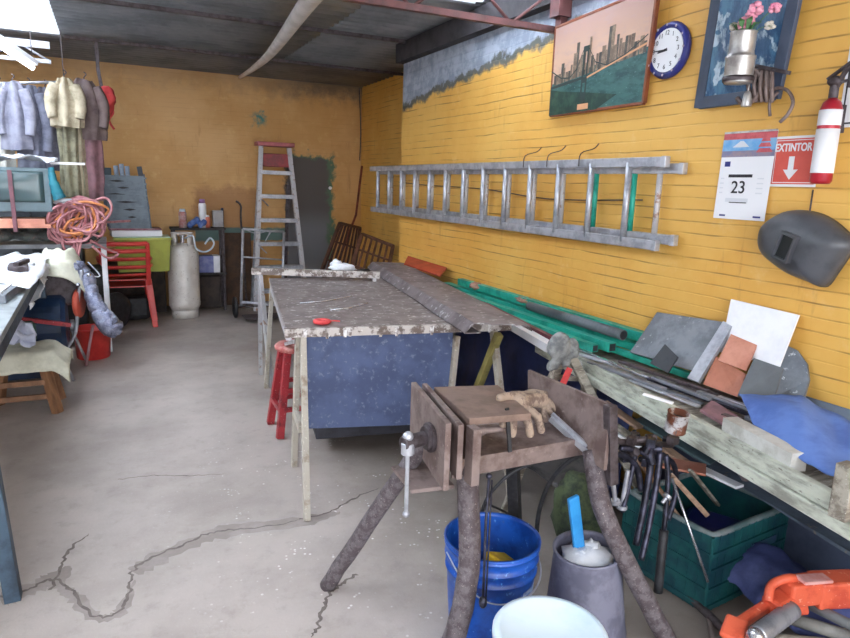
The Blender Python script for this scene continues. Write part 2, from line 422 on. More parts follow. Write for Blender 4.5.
M_sky = glassy('translucent_roof_sheet', (236, 240, 244))
for i, q in enumerate((SK1, SK2)):
    m = MB(); roof(m, q[0], q[1], q[2], q[3]); struct(m.build('window_%d' % (i+1), M_sky))
# roof purlins and wall plate
m = MB(); m.beam((WX-.04, -2, 2.76), (WX-.04, 5.8, 2.76), .08, .16); struct(m.build('trim_wall_plate', mat('dark_timber', (62, 58, 62), (44, 42, 46), 8, .8)))
for i, yy in enumerate((5.6, 7.2)):
    m = MB(); m.beam((-.30, yy, 2.83), (RX, yy, 2.83), .03, .03); struct(m.build('trim_purlin_%d' % (i+1), M_iron))
# jagged cracks in the concrete, with the shallow worn groove along them
def crack(pts, w, name='crack', z=.0014, mt=None):
    m = MB(); P = smooth_path([at(x, y, Z=0) for x, y in pts], 10); n = len(P); L = []
    for i, p in enumerate(P):
        d = (P[min(i+1, n-1)] - P[max(i-1, 0)]).normalized(); s_ = V((-d.y, d.x, 0))
        o = s_*.02*nz(i*.5, w*90, 3); ww = w*(.7 + 1.4*abs(nz(i*.45, 7, w*50)))*min(1, (n-i)/8)
        L.append((p+o-s_*ww, p+o+s_*ww))
    for a, b in zip(L, L[1:]):
        vs = [m.bm.verts.new(V((q.x, q.y, z))) for q in (a[0], b[0], b[1], a[1])]; m.face(vs)
    return m.build(name, mt or mat('crack_dirt', (116, 106, 101), (98, 88, 84), 20, .9), fl)
M_smudge = mat('ground_in_dirt', (158, 148, 142), (142, 132, 126), 7, .9, 0, .1, (.35, .6))
crack([(0, 600), (22, 592), (52, 580), (70, 566)], .045, 'dirt_stain', .0006, M_smudge)
crack([(133, 572), (180, 548), (228, 531), (300, 522), (340, 512)], .045, 'dirt_stain', .0006, M_smudge)
crack([(52, 582), (72, 595), (95, 617), (120, 612), (135, 580)], .022, 'dirt_stain', .0009, M_smudge)
crack([(0, 598), (28, 590), (52, 580), (72, 592), (95, 617), (120, 610), (130, 590), (133, 572), (150, 558), (180, 547), (205, 535), (228, 530), (262, 528), (300, 520)], .006)
crack([(52, 590), (62, 565), (72, 548), (90, 534)], .006)
crack([(300, 520), (330, 512), (356, 498), (380, 488)], .005)
crack([(356, 574), (342, 584), (330, 592), (324, 606), (318, 625), (312, 638)], .007)
crack([(118, 480), (150, 476), (190, 476), (225, 474)], .003)

# roof truss across the room
def truss(y, x0, x1, zb, zt, label, mt, n):
    t = thing('roof_truss', label, 'truss', (x0, y, zb))
    m = MB(); m.beam((x0, y, zb), (x1, y, zb), .035, .035); m.build('bottom_chord', mt, t)
    m = MB(); m.beam((x0, y, zt), (x1, y, zt), .045, .06); m.build('top_chord', mt, t)
    for i in range(n):
        a, b = x0+(x1-x0)*i/n, x0+(x1-x0)*(i+1)/n
        p = ((a, y, zb), (b, y, zt)) if i % 2 == 0 else ((a, y, zt), (b, y, zb))
        m = MB(); m.tube(p, .009, 8); m.build('web_bar', mt, t)
    return t
TQ = at(553, 30, X=2.44)
truss(TQ.y, -.38, 2.46, TQ.z, 2.77, 'red-brown steel lattice truss under the roof sheets beside the picture', M_roofbeam, 9)
truss(7.2, -2.4, -.42, 2.6, 2.74, 'pale steel lattice truss above the hanging clothes', mat('pale_steel', (196, 196, 204), (170, 170, 180), 8, .5, .2), 8)
BY_ = TQ.y-.05
m = MB(); m.beam((2.46, BY_, TQ.z-.05), (2.46, BY_, 2.83), .05, .05, (0, 1, 0)); m.beam((2.45, BY_, TQ.z+.06), (2.45, BY_, 2.84), .09, .09, (0, 1, 0))
tag(m.build('steel_bracket', M_roofbeam), 'red-brown steel bracket on the wall left of the skyline picture', 'bracket')
# pale plastic gutter slung below the roof
p0, p1 = at(240, 77, Y=8.55), at(312, -4, Z=2.74)
mid = (p0+p1)/2 + V((.03, 0, -.05)); pe = p1 + (p1-p0).normalized()*.8
def gut(u, v):
    P = smooth_path([p0, mid, p1, pe], 8); i = min(int(v*(len(P)-1)), len(P)-1); p = P[i]; w = .025 + .06*v
    a = PI*u; return p + V((w*math.cos(a), 0, -w*math.sin(a)*.9))
m = MB(); m.grid(gut, 8, 24, .003)
tag(m.build('plastic_gutter', mat('greyish_plastic', (214, 210, 208), (190, 186, 184), 6, .5)), 'long pale plastic gutter slung under the roof towards the back wall', 'gutter')
# fluorescent lamp at the left
t = thing('tube_lamp', 'white fluorescent tube lamp hanging at the far left above the clothes', 'lamp', at(17, 56, Y=6.9))
a, b = at(-14, 36, Y=6.6), at(33, 68, Y=7.0)
m = MB(); m.beam(a+V((0, 0, .04)), b+V((0, 0, .04)), .11, .04); m.build('lamp_housing', M_white, t)
m = MB(); m.cyl(a, b, .022); m.build('tube', emit('lit_tube', (245, 248, 255), 6), t)
for q in (a, b):
    m = MB(); m.tube([q+V((0, 0, .06)), V((q.x, q.y, ZC-.02))], .004, 6); m.build('hanger_wire', M_iron, t)

# ================================================================== right wall pieces
def wp(y, z, off=0): return V((WX-off, y, z))
# double extension ladder hung flat on wires
lad = thing('extension_ladder', 'long aluminium extension ladder hung level on the yellow wall', 'ladder', wp(4.4, 1.33, .02))
RAILS = []
def rail(y0, y1, z, off, h=.048): m = MB(); m.box(((WX-off), (y0+y1)/2, z), (.03, y1-y0, h)); RAILS.append(m.build('rail', M_steel, lad, .004))
rail(2.34, 6.30, 1.715, .045); rail(2.35, 6.30, 1.375, .045)
rail(2.40, 6.34, 1.745, .10); rail(2.41, 6.30, 1.345, .10)
for i in range(13):
    y = 2.63 + i*.2925
    m = MB(); m.tube([wp(y, 1.345, .10), wp(y, 1.745, .10)], .017, 12); m.build('rung', M_steel, lad)
for i in range(13):
    y = 2.47 if i == 0 else 2.645 + (i-1)*.2975
    m = MB(); m.tube([wp(y, 1.375, .045), wp(y, 1.715, .045)], .015, 12); m.build('rung', M_teal if i in (1, 2) else M_alu_paint, lad)
for (y, z, o_, rl_) in ((2.33, 1.715, .045, 0), (2.34, 1.375, .045, 1), (2.40, 1.345, .10, 3), (2.39, 1.745, .10, 2)):
    m = MB(); m.box(wp(y, z, o_), (.034, .03, .054)); m.build('end_cap', M_steel, RAILS[rl_], .004)
for y in (3.0, 3.3, 3.55):
    m = MB(); m.tube([wp(y, 1.86, .0), wp(y+.005, 1.83, .03), wp(y, 1.80, .12), wp(y, 1.73, .13)], .003, 6, n=4)
    tag(m.build('hanging_wire', M_iron), 'rusty wire hook holding the long ladder, %s' % {3.0: 'nearest the picture\'s right half', 3.3: 'middle one of three', 3.55: 'farthest from the calendar'}[y], 'wire', 'wire hooks above the ladder')
m = MB(); m.tube([wp(2.6, 1.56, .02), wp(3.4, 1.54, .03), wp(4.2, 1.585, .03), wp(5.2, 1.60, .02), wp(5.8, 1.62, .02)], .004, 6, n=6)
tag(m.build('wall_cable', M_iron), 'thin brown cable running along the wall behind the ladder rungs', 'cable')

# skyline picture
q = [V((WX, 3.49, 2.055)), V((WX, 2.70, 2.055)), V((WX, 2.70, 2.60)), V((WX, 3.49, 2.60))]
pic = thing('framed_picture', 'framed city skyline and bridge picture on the yellow wall', 'picture', (WX, 3.1, 2.05))
PQ = (at(551, 116, X=2.478), at(644, 103, X=2.478), at(557, 28, X=2.44), at(659, -14, X=2.44))
def pv(u, v, o=0.0):           # u 0..1 left to right, v 0..1 bottom to top
    return PQ[0].lerp(PQ[1], u).lerp(PQ[2].lerp(PQ[3], u), v) + V((-o, 0, 0))
m = MB()
for a, b in (((0, 0), (1, 0)), ((1, 0), (1, 1)), ((1, 1), (0, 1)), ((0, 1), (0, 0))):
    m.beam(pv(*a), pv(*b), .016, .026, (1, 0, 0))
m.build('frame', M_framewood, pic, .003)
k = NT('skyline_print'); x, y, z = k.xyz()
c = k.mix(k.step(z, .2, .55), lin((214, 176, 150)), lin((172, 140, 132)))
c = k.mix(k.math('MULTIPLY', k.step(k.noise(7, 5, .7, stretch=(1, 1, 3)), .45, .7), .5), c, lin((176, 150, 150)))
k.base(c); k.b.inputs['Roughness'].default_value = .35
P_sky = k.m
P_wat = mat('print_water', (62, 106, 104), (38, 76, 78), 9, .35, 0, 0, c3=(100, 140, 138), stretch=(1, 1, 3)); P_dk = mat('print_dark_green', (30, 58, 52), (52, 84, 70), 14, .35, 0, 0)
P_bld = mat('print_buildings', (112, 96, 84), (150, 130, 110), 26, .35, 0, 0, c3=(210, 176, 140)); P_b2 = mat('print_buildings_dark', (72, 70, 66), (96, 90, 82), 26, .35, 0, 0)
P_hi = mat('print_lights', (214, 160, 120), None, 9, .35, 0, 0); P_brg = mat('print_bridge', (44, 60, 58), None, 9, .35, 0, 0)
m = MB(); m.slab([pv(0, 0, .008), pv(1, 0, .008), pv(1, 1, .008), pv(0, 1, .008)], (-.003, 0, 0))
def patch(u0, v0, u1, v1, mi, o): m.mi = mi; m.slab([pv(u0, v0, o), pv(u1, v0, o), pv(u1, v1, o), pv(u0, v1, o)], (-.0006, 0, 0))
m.mi = 1; m.slab([pv(0, 0, .0115), pv(1, 0, .0115), pv(1, .5, .0115), pv(.55, .47, .0115), pv(0, .36, .0115)], (-.0005, 0, 0))
random.seed(5)
for i in range(34):
    u = .03 + i/34*.94; w = random.uniform(.018, .04); h = random.choice([.08, .12, .16, .2, .28, .13]) * (1.25 if .25 < u < .8 else .7)
    if .6 < u < .66: h = .36
    base = .36 + u*.12
    patch(u, base-.02, min(u+w, .99), base+h, 3 if i % 3 else 4, .0121 + .0002*(i % 3))
m.mi = 2; m.slab([pv(0, 0, .0135), pv(.55, 0, .0135), pv(.75, .12, .0135), pv(.4, .2, .0135), pv(.12, .26, .0135), pv(0, .3, .0135)], (-.0005, 0, 0))
m.mi = 6
patch(.36, .1, .375, .66, 6, .0145); patch(.405, .1, .42, .66, 6, .0145); patch(.36, .62, .42, .68, 6, .0145); patch(.36, .3, .42, .36, 6, .0145); patch(.36, .1, .42, .2, 6, .0147)
def stripe(a, b, w, mi):
    m.mi = mi; m.slab([pv(a[0], a[1], .0143), pv(b[0], b[1], .0143), pv(b[0], b[1]+w, .0143), pv(a[0], a[1]+w, .0143)], (-.0005, 0, 0))
stripe((0, .3), (.36, .34), .03, 6); stripe((.42, .34), (.98, .52), .02, 5)
for a, b in zip([(0, .5), (.12, .4), (.22, .38), (.3, .46), (.36, .64)], [(.12, .4), (.22, .38), (.3, .46), (.36, .64), (.38, .66)]): stripe(a, b, .015, 6)
for a, b in zip([(.41, .66), (.5, .48), (.62, .42), (.8, .48)], [(.5, .48), (.62, .42), (.8, .48), (.98, .6)]): stripe(a, b, .012, 6)
patch(.34, .02, .46, .08, 5, .0146); m.mi = 0
m.build('print', [P_sky, P_wat, P_dk, P_bld, P_b2, P_hi, P_brg], pic)

# wall clock
ck = thing('wall_clock', 'round white wall clock with dark blue rim', 'clock', (WX, 2.525, 2.275))
Mx = Matrix(((0, 0, -1), (-1, 0, 0), (0, 1, 0)))        # local x -> -Y, y -> Z, z -> -X
def wl(u, v, o, c=(WX-.012, 2.525, 2.275)): return V(c) + Mx @ V((u, v, o))
m = MB(); m.lathe(V((WX-.004, 2.525, 2.275)), [(0, .0), (.128, .0), (.132, .012), (.126, .026), (.108, .03), (.1, .022), (0, .022)], 40, Mx); m.build('rim', M_navy, ck)
m = MB(); m.lathe(V((WX-.0265, 2.525, 2.275)), [(0, 0), (.1, 0), (.1, .0035), (0, .0035)], 40, Mx, False); m.mi = 1
for i in range(12):
    a = i*PI/6; p = wl(.115*math.sin(a), .115*math.cos(a), .031)
    m.ball(p, .007, (.3, 1, 1), sub=1)
for i in range(12):
    a = i*PI/6; Mt = Matrix.Translation(wl(.078*math.sin(a), .078*math.cos(a), .025)) @ Mx.to_4x4(); text_into(m, str(12 if i == 0 else i), .03, Mt, 2)
m.build('face', [M_paper, mat('clock_pips', (190, 176, 190), None, 5), M_ink], ck)
for ang, L, w, nm in ((math.radians(262), .05, .007, 'hour_hand'), (math.radians(272), .075, .004, 'minute_hand')):
    m = MB(); d = V((math.sin(ang), math.cos(ang), 0)); s_ = V((d.y, -d.x, 0))
    m.slab([wl(*(d*-.012+s_*w)[:2], .027), wl(*(d*L+s_*w*.5)[:2], .027), wl(*(d*L-s_*w*.5)[:2], .027), wl(*(d*-.012-s_*w)[:2], .027)], (-.001, 0, 0)); m.build(nm, M_ink, ck)


# blue framed picture behind the tin can planter
bf = thing('framed_picture', 'tall dark blue framed picture with feathery white strokes', 'picture', (WX, 2.1, 1.98))
BQ = (at(695, 109, X=2.475), at(780, 98, X=2.475), at(720, -50, X=2.42), at(814, -60, X=2.42))
def bv(u, v, o=0.0): return BQ[0].lerp(BQ[1], u).lerp(BQ[2].lerp(BQ[3], u), v) + V((-o, 0, 0))
m = MB()
for a, b in (((.06, .035), (.94, .035)), ((.94, 0), (.94, 1)), ((.94, .97), (.06, .97)), ((.06, 1), (.06, 0))): m.beam(bv(*a), bv(*b), .052, .022, (1, 0, 0))
m.build('frame', M_frameblue, bf, .003)
k = NT('blue_print'); x, y, z = k.xyz()
w1 = k.noise(5, 6, .75, stretch=(1, 2.5, 1)); wv = k.n.new('ShaderNodeTexWave'); wv.inputs['Scale'].default_value = 9; wv.inputs['Distortion'].default_value = 9; wv.inputs['Detail'].default_value = 4
k.link(k.tc.outputs['Object'], wv.inputs['Vector'])
c = k.mix(k.step(w1, .4, .65), lin((40, 74, 112)), lin((84, 128, 160)))
c = k.mix(k.math('MULTIPLY', k.step(wv.outputs['Fac'], .75, .95), k.step(w1, .4, .6)), c, lin((190, 212, 226)))
k.base(c); k.b.inputs['Roughness'].default_value = .25
m = MB(); m.slab([bv(.06, .03, .004), bv(.94, .03, .004), bv(.94, .97, .004), bv(.06, .97, .004)], (-.002, 0, 0)); m.build('print', k.m, bf)

# tin can planter on an iron bracket with artificial flowers
pc = at(741, 56, X=2.33)
pl = thing('tin_can_planter', 'double tin can planter of pink artificial flowers on the wall', 'planter', (pc.x, pc.y, pc.z-.11))
R1 = .055
m = MB(); m.lathe(pc+V((0, 0, -.105)), [(0, 0), (R1*.98, 0), (R1, .004), (R1, .09), (R1+.003, .094), (R1+.003, .102), (R1-.005, .106), (R1-.006, .112), (R1-.006, .118)], 32); m.build('lower_can', M_tin, pl)
m = MB(); m.lathe(pc+V((0, 0, .01)), [(0, 0), (R1-.008, 0), (R1-.008, .004), (R1-.006, .02), (R1-.006, .075), (R1-.003, .08), (R1-.009, .08), (R1-.011, .02), (0, .02)], 32); m.build('upper_can', M_tin, pl)
m = MB(); m.lathe(pc+V((0, 0, -.10)), [(R1+.004, 0), (R1+.006, .01), (R1+.004, .02), (R1+.002, .01), (R1+.004, 0)], 32); m.beam(pc+V((R1, 0, -.09)), V((WX-.01, pc.y-.03, pc.z-.09)), .018, .012); m.build('holder_ring', M_iron, pl)
top = pc+V((0, 0, .09))
random.seed(11)
for i, (px, py, s_) in enumerate(((748, 20, 1), (757, 8, 1.1), (742, 25, .8), (775, 8, .9), (735, 27, .8), (770, 26, .8), (752, 14, .9))):
    p = at(px, py, X=2.33+random.uniform(-.02, .03))
    f = MB()
    for j in range(16):
        d = V((random.uniform(-1, 1), random.uniform(-1, 1), random.uniform(-.7, .9))).normalized()*.017*s_
        f.ball(p+d, .0125*s_, (1, 1, .7), .2, 3, 1)
    f.mi = 1; f.tube([top+V((0, 0, -.06)), (top+p)/2+V((.01, 0, .0)), p], .002, 5, n=4)
    f.build('flower', [M_petal if i not in (4, 5) else mat('faded_white_petal', (206, 200, 190), None, 9, .8), M_leaf], pl)
for i in range(9):
    a = 2*PI*i/9; e = top + V((math.cos(a)*.06, math.sin(a)*.065, .02+.03*random.random())); b_ = top + V((math.cos(a)*.02, math.sin(a)*.02, -.01)); sd = V((-math.sin(a), math.cos(a), 0))*.012
    mm = (e+b_)/2 + V((0, 0, .02)); f = MB(); f.slab([b_, mm-sd, e, mm+sd], (0, 0, .001)); f.build('leaf', M_leaf, pl)
# horseshoe and ironwork cluster hanging under the can
ir = at(757, 88, X=2.42)
t = thing('hanging_ironwork', 'tangle of rusty iron hooks and bent bars hanging under the tin cans', 'ironwork', (WX, ir.y, ir.z))
m = MB(); m.tube([at(735, 85, X=2.40), at(742, 72, X=2.41), at(752, 68, X=2.42), at(762, 80, X=2.42), at(756, 98, X=2.41), at(744, 104, X=2.40), at(737, 98, X=2.40)], .009, 8, n=6); m.build('bent_bar', M_rust, t)
m = MB(); m.tube([at(770, 92, X=2.42), at(778, 88, X=2.42), at(788, 91, X=2.42), at(793, 102, X=2.41), at(788, 114, X=2.40), at(780, 122, X=2.40)], .007, 8, n=6); m.tube([at(770, 116, X=2.42), at(770, 102, X=2.42), at(778, 92, X=2.42)], .006, 8, n=6); m.build('hook', M_rust, t)
m = MB()
for i in range(5): m.tube([at(752+i*5, 70, X=2.43), at(748+i*6, 84+i, X=2.40), at(752+i*5, 102, X=2.42)], .008, 8, n=5)
m.box(at(764, 84, X=2.455), (.05, .07, .12)); m.build('iron_plate', M_rust, t)
m = MB(); m.beam(at(756, 66, X=2.42), at(790, 73, X=2.42), .01, .014); m.beam(wp(ir.y, ir.z, 0), at(764, 84, X=2.455), .02, .02); m.build('arm', M_iron, t)
m = MB(); b_ = at(747, 99, X=2.37); m.lathe(b_+V((0, 0, -.03)), [(0, .0), (.02, 0), (.021, .004), (.014, .05), (.008, .06), (0, .062)], 20); m.tube([b_+V((0, 0, .03)), at(752, 72, X=2.41)], .002, 5); m.build('bell', M_tin, t)

# calendar
def quad_on_wall(c0, c1, c2, c3, off=.004): return [at(*c, X=WX-off) for c in (c0, c1, c2, c3)]
cal = thing('wall_calendar', 'white paper wall calendar showing a large 23 below a landscape photo', 'calendar', (WX, 2.03, 1.49))
CY0, CY1, CZ0, CZ1 = 2.148, 1.885, 1.495, 1.868
def cv(u, v, o=.004): return V((WX-o - .012*(1-v), CY0+(CY1-CY0)*u, CZ0+(CZ1-CZ0)*v))
def rect(m, u0, v0, u1, v1, mi, o, f=cv): m.mi = mi; m.slab([f(u0, v0, o), f(u1, v0, o), f(u1, v1, o), f(u0, v1, o)], (-.0005, 0, 0))
CM = [M_paper, mat('print_sky_blue', (96, 160, 214), (150, 190, 220), 9, .5, 0, 0), mat('print_coral', (206, 96, 100), (180, 70, 80), 20, .5, 0, 0), mat('print_violet', (118, 118, 150), (150, 130, 140), 20, .5, 0, 0), M_ink, M_navy, mat('print_pale', (214, 216, 222), None, 5, .6)]
m = MB(); rect(m, 0, 0, 1, 1, 0, .004)
rect(m, .0, .73, 1, .99, 1, .0052); rect(m, 0, .92, 1, .99, 2, .0054); rect(m, 0, .72, 1, .79, 3, .0056)
for (a, b, w) in ((.66, .78, .3), (.69, .84, .24), (.73, .9, .17)):       # tiered roofs at the right
    m.mi = 2; m.slab([cv(a, b-.015, .0064), cv(a+w, b-.015, .0064), cv(a+w*.82, b+.03, .0064), cv(a+w*.18, b+.03, .0064)], (-.0004, 0, 0))
m.mi = 6; m.slab([cv(.2, .83, .006), cv(.52, .83, .006), cv(.4, .9, .006), cv(.34, .9, .006)], (-.0004, 0, 0))
rect(m, .09, .61, .2, .67, 5, .0054)
rect(m, .2, .485, .66, .52, 4, .0056); rect(m, .2, .2, .64, .245, 6, .0056); rect(m, .28, .19, .62, .2, 4, .0058)
for i in range(4):
    rect(m, .05, .3+i*.055, .12, .315+i*.055, 6, .0054); rect(m, .76, .3+i*.055, .88, .315+i*.055, 6, .0054)
rect(m, .12, .03, .24, .05, 5, .0054); rect(m, .78, .03, .92, .05, 5, .0054)
text_into(m, '23', .075, Matrix.Translation(cv(.42, .365, .0055)) @ Mx.to_4x4(), 4, .0006)
text_into(m, 'ABRIL', .014, Matrix.Translation(cv(.42, .465, .0055)) @ Mx.to_4x4(), 4) if False else None
m.build('sheet', CM, cal)
m = MB(); m.box((WX-.006, (CY0+CY1)/2, CZ1), (.01, .255, .008)); m.build('binding', M_tin, cal)

# EXTINTOR sign
sg = thing('fire_extinguisher_sign', 'red and white EXTINTOR sign with a white downward arrow', 'sign', (WX, 1.78, 1.62))
def sv(u, v, o=.003): return V((WX-o, 1.897-.205*u, 1.64+.2*v))
m = MB(); rect(m, 0, 0, 1, 1, 0, .003, sv); rect(m, .04, .05, .96, .95, 1, .004, sv); rect(m, .065, .075, .935, .925, 0, .0046, sv); rect(m, .08, .09, .92, .91, 1, .0052, sv)
text_into(m, 'EXTINTOR', .043, Matrix.Translation(sv(.44, .77, .0062)) @ Mx.to_4x4(), 0, .0012, xs=.76)
m.mi = 0; m.slab([sv(*p, .006) for p in ((.38, .6), (.38, .34), (.28, .34), (.44, .14), (.60, .34), (.50, .34), (.50, .6))], (-.0006, 0, 0))
m.build('sign_plate', [M_paper, M_signred], sg)

# fire extinguisher
e0, e1 = at(820, 184, X=2.43), at(832, 100, X=2.42)
ex = thing('fire_extinguisher', 'small red fire extinguisher with white labels hung beside the sign', 'fire extinguisher', e0)
ax = V((0, 0, 1)); r = .038; L = .31
m = MB(); m.lathe(e0, [(0, 0), (r*.8, 0), (r, .012), (r, L-.04), (r*.8, L-.015), (r*.4, L), (0, L)], 28); m.build('cylinder', M_extred, ex)
m = MB(); m.lathe(e0, [(r+.0012, .04), (r+.0012, .2), (r+.0005, .2)], 28); m.mi = 0
m.build('lower_label', M_paper, ex)
m = MB(); m.lathe(e0, [(r+.0012, .212), (r+.0012, .268), (r+.0005, .268)], 28); m.build('upper_label', M_paper, ex)
m = MB(); m.cyl(e0+ax*L, e0+ax*(L+.05), .016); m.ball(e0+ax*(L+.06), .024, (1, 1.2, .8)); exv = m.build('valve', M_iron, ex)
m = MB(); m.beam(e0+ax*(L+.07)+V((0, .03, 0)), e0+ax*(L+.12)+V((0, -.05, .0)), .02, .008); m.beam(e0+ax*(L+.05)+V((0, .02, 0)), e0+ax*(L+.06)+V((0, -.07, 0)), .02, .008); m.build('lever', M_iron, exv, .002)
m = MB(); m.tube([e0+ax*(L+.04)+V((0, -.01, 0)), e0+ax*(L+.09)+V((-.01, -.04, 0)), e0+ax*(L+.10)+V((-.015, -.07, 0)), e0+ax*(L+.03)+V((-.01, -.06, 0))], .009, 8, n=6); m.build('hose', M_iron, exv)
m = MB(); m.box((WX-.015, e0.y, e0.z+.24), (.03, .03, .1)); m.build('bracket', M_iron, ex)
m = MB(); m.tube([wp(1.70, 1.63, .003), wp(1.70, 1.50, .003)], .003, 6); tag(m.build('hanging_wire', M_iron), 'short wire hanging from the bottom edge of the extinguisher', 'wire')
# white sign cut by the right edge
w0, w1 = at(838, 128, X=WX), at(849, 62, X=WX)
sn = thing('wall_sign', 'white notice with black border at the right edge, beside the extinguisher', 'sign', (WX, w0.y-.1, w0.z))
def nv(u, v, o): return V((WX-o, w0.y-.22*u, w0.z+.3*v))
m = MB(); rect(m, 0, 0, 1, 1, 0, .003, nv); rect(m, .05, .04, .95, .96, 1, .0045, nv); rect(m, .08, .06, .92, .94, 0, .0052, nv); m.build('notice_board', [M_paper, M_ink], sn)

# welding helmet hung on the wall
hm = thing('welding_helmet', 'charcoal welding helmet hung face out on the yellow wall', 'helmet', at(800, 240, X=WX-.1))
out = [(763, 240), (766, 227), (777, 217), (790, 211), (804, 210), (824, 214), (842, 225), (858, 243), (850, 257), (840, 272), (828, 287), (815, 283), (793, 274), (776, 262), (766, 252)]
hc = V((0, 0, 0)); O = [at(x_, y_, X=WX-.03) for x_, y_ in out]
O = [O[0]+(p-O[0]) for p in O]
for p in O: hc += p
hc /= len(O); OS = smooth_path(O, 4, True); n = len(OS)
m = MB(); rings = []
for kk in range(9):
    a = kk/8*PI/2; sc_ = math.cos(a)**.8 if kk < 8 else 0
    h = .11*math.sin(a)**.85
    rings.append([V((WX-.03-h, (hc + (p-hc)*sc_).y, (hc + (p-hc)*sc_).z)) for p in OS] if kk < 8 else [V((WX-.03-.11, hc.y, hc.z))])
vv = [[m.bm.verts.new(p) for p in rg] for rg in rings]
for A, B in zip(vv, vv[1:]):
    for j in range(n):
        if len(B) == 1: m.face([A[j], A[(j+1) % n], B[0]], True)
        else: m.face([A[j], A[(j+1) % n], B[(j+1) % n], B[j]], True)
o = m.build('shell', M_mask, hm); o.modifiers.new('t', 'SOLIDIFY').thickness = .003
# window box turned with the helmet
wc = at(787, 247, X=WX-.135); u_ = (at(792, 234, X=WX-.13)-at(781, 260, X=WX-.13)).normalized(); s_ = V((1, 0, 0)).cross(u_).normalized()
Rw = Matrix((V((1, 0, 0)), s_, u_)).transposed()
m = MB()
for du, dv, a, b in ((0, .05, .068, .012), (0, -.05, .068, .012), (.031, 0, .012, .11), (-.031, 0, .012, .11)): m.box(wc+s_*du+u_*dv, (.05, a, b), R=Rw)
wf_ = m.build('window_frame', M_mask, hm, .003)
m = MB(); m.box(wc+V((-.008, 0, 0)), (.01, .052, .092), R=Rw); m.build('visor', M_visor, wf_)
m = MB(); m.tube([wp(hc.y+.02, hc.z+.05, .05), wp(hc.y+.02, hc.z+.05, 0)], .006, 8); m.build('wall_hook', M_iron, hm)

def remesh(o, vox, smooth=4):
    r = o.modifiers.new('r', 'REMESH'); r.mode = 'VOXEL'; r.voxel_size = vox; r.use_smooth_shade = True
    s_ = o.modifiers.new('s', 'SMOOTH'); s_.iterations = smooth; s_.factor = .6
    return o

# ================================================================== work table on trestles
TA = math.radians(-9.5)                                   # the table stands turned to the wall
tx, ty = V((math.cos(TA), math.sin(TA), 0)), V((-math.sin(TA), math.cos(TA), 0))
T0 = V((.765, 3.235, 0)); TH = .85; TW, TL = 1.26, 1.86
def tp(u, v, z): return T0 + tx*u + ty*v + V((0, 0, z))
tb = thing('work_table', 'large paint spattered work table on splayed trestles with a blue front board', 'table', T0)
m = MB(); m.slab([tp(.01, .03, TH-.03), tp(TW, .03, TH-.03), tp(TW, TL, TH-.03), tp(.01, TL, TH-.03)], (0, 0, .03)); m.build('tabletop', M_tabletop, tb, .002)
m = MB(); m.slab([tp(0, 0, TH-.042), tp(TW, 0, TH-.042), tp(TW, .03, TH-.042), tp(0, .03, TH-.042)], (0, 0, .045))
random.seed(3)
for i in range(9):                                       # drips of paint on the edge
    u = random.uniform(.02, TW-.04); L = random.uniform(.0, .012)
    m.mi = random.choice((0, 1, 1)); m.slab([tp(u, -.002, TH-.042-L), tp(u+.014, -.002, TH-.042-L), tp(u+.02, -.002, TH), tp(u-.004, -.002, TH)], tuple(ty*.002))
m.build('edge_rail', [M_tableedge, mat('dry_paint_drips', (232, 230, 230), (120, 104, 100), 40, .5, 0, 0)], tb, .001)
# front A frame legs
def leg(a, b, w=.04, h=.03, mt=M_creamlegs, par=tb, nm='leg'): m = MB(); m.beam(a, b, w, h, (1, 0, 0)); return m.build(nm, mt, par, .002)
gl = at(307, 521, Z=0); gf = at(294, 466, Z=0)
leg(tp(.095, .02, TH-.04), gl, .034); leg(tp(.075, .06, TH-.04), gf, .034)
m = MB(); m.beam(tp(.065, -.12, .36), tp(.06, .13, .36), .02, .05); m.build('cross_tie', M_creamlegs, tb)
g4 = tp(1.18, -.22, 0); g3 = tp(.92, .10, 0)
leg(tp(1.17, .05, TH-.04), at(508, 432, Z=.35)+V((.03, -.02, -.35)), .045); yl0, yl1 = at(499, 334, Z=.80), at(476, 392, Z=.42)
yl1 = yl0 + (yl1-yl0)*(.80/.38)
leg(yl0, yl1, .04, .04, mat('yellowed_wood', (150, 140, 84), (120, 110, 66), 9)); 
leg(at(457, 336, Y=3.12), tp(.90, .04, 0), .03)
leg(tp(.03, 1.78, TH-.04), at(266, 388, Z=0), .03); leg(tp(1.18, 1.78, TH-.04), tp(1.2, 1.95, 0), .03)
m = MB(); m.beam(tp(.03, .12, TH-.06), tp(.03, 1.78, TH-.06), .03, .05); m.beam(tp(.06, .12, TH-.09), tp(.06, 1.2, TH-.38), .02, .02); m.build('side_rail', M_alu_paint, tb)
m = MB(); m.slab([tp(.11, .055, TH-.045), tp(.93, .055, TH-.045), tp(.93, .055, .255), tp(.11, .055, .285)], tuple(ty*.018)); m.build('front_board', M_bluepanel, tb, .002)
# dark board low under the table
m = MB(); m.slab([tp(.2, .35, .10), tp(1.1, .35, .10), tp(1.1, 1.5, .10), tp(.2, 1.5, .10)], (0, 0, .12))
tag(m.build('stacked_board', mat('dark_board', (52, 52, 62), (38, 38, 46), 8)), 'dark flat board lying in the shade under the blue front board', 'board')
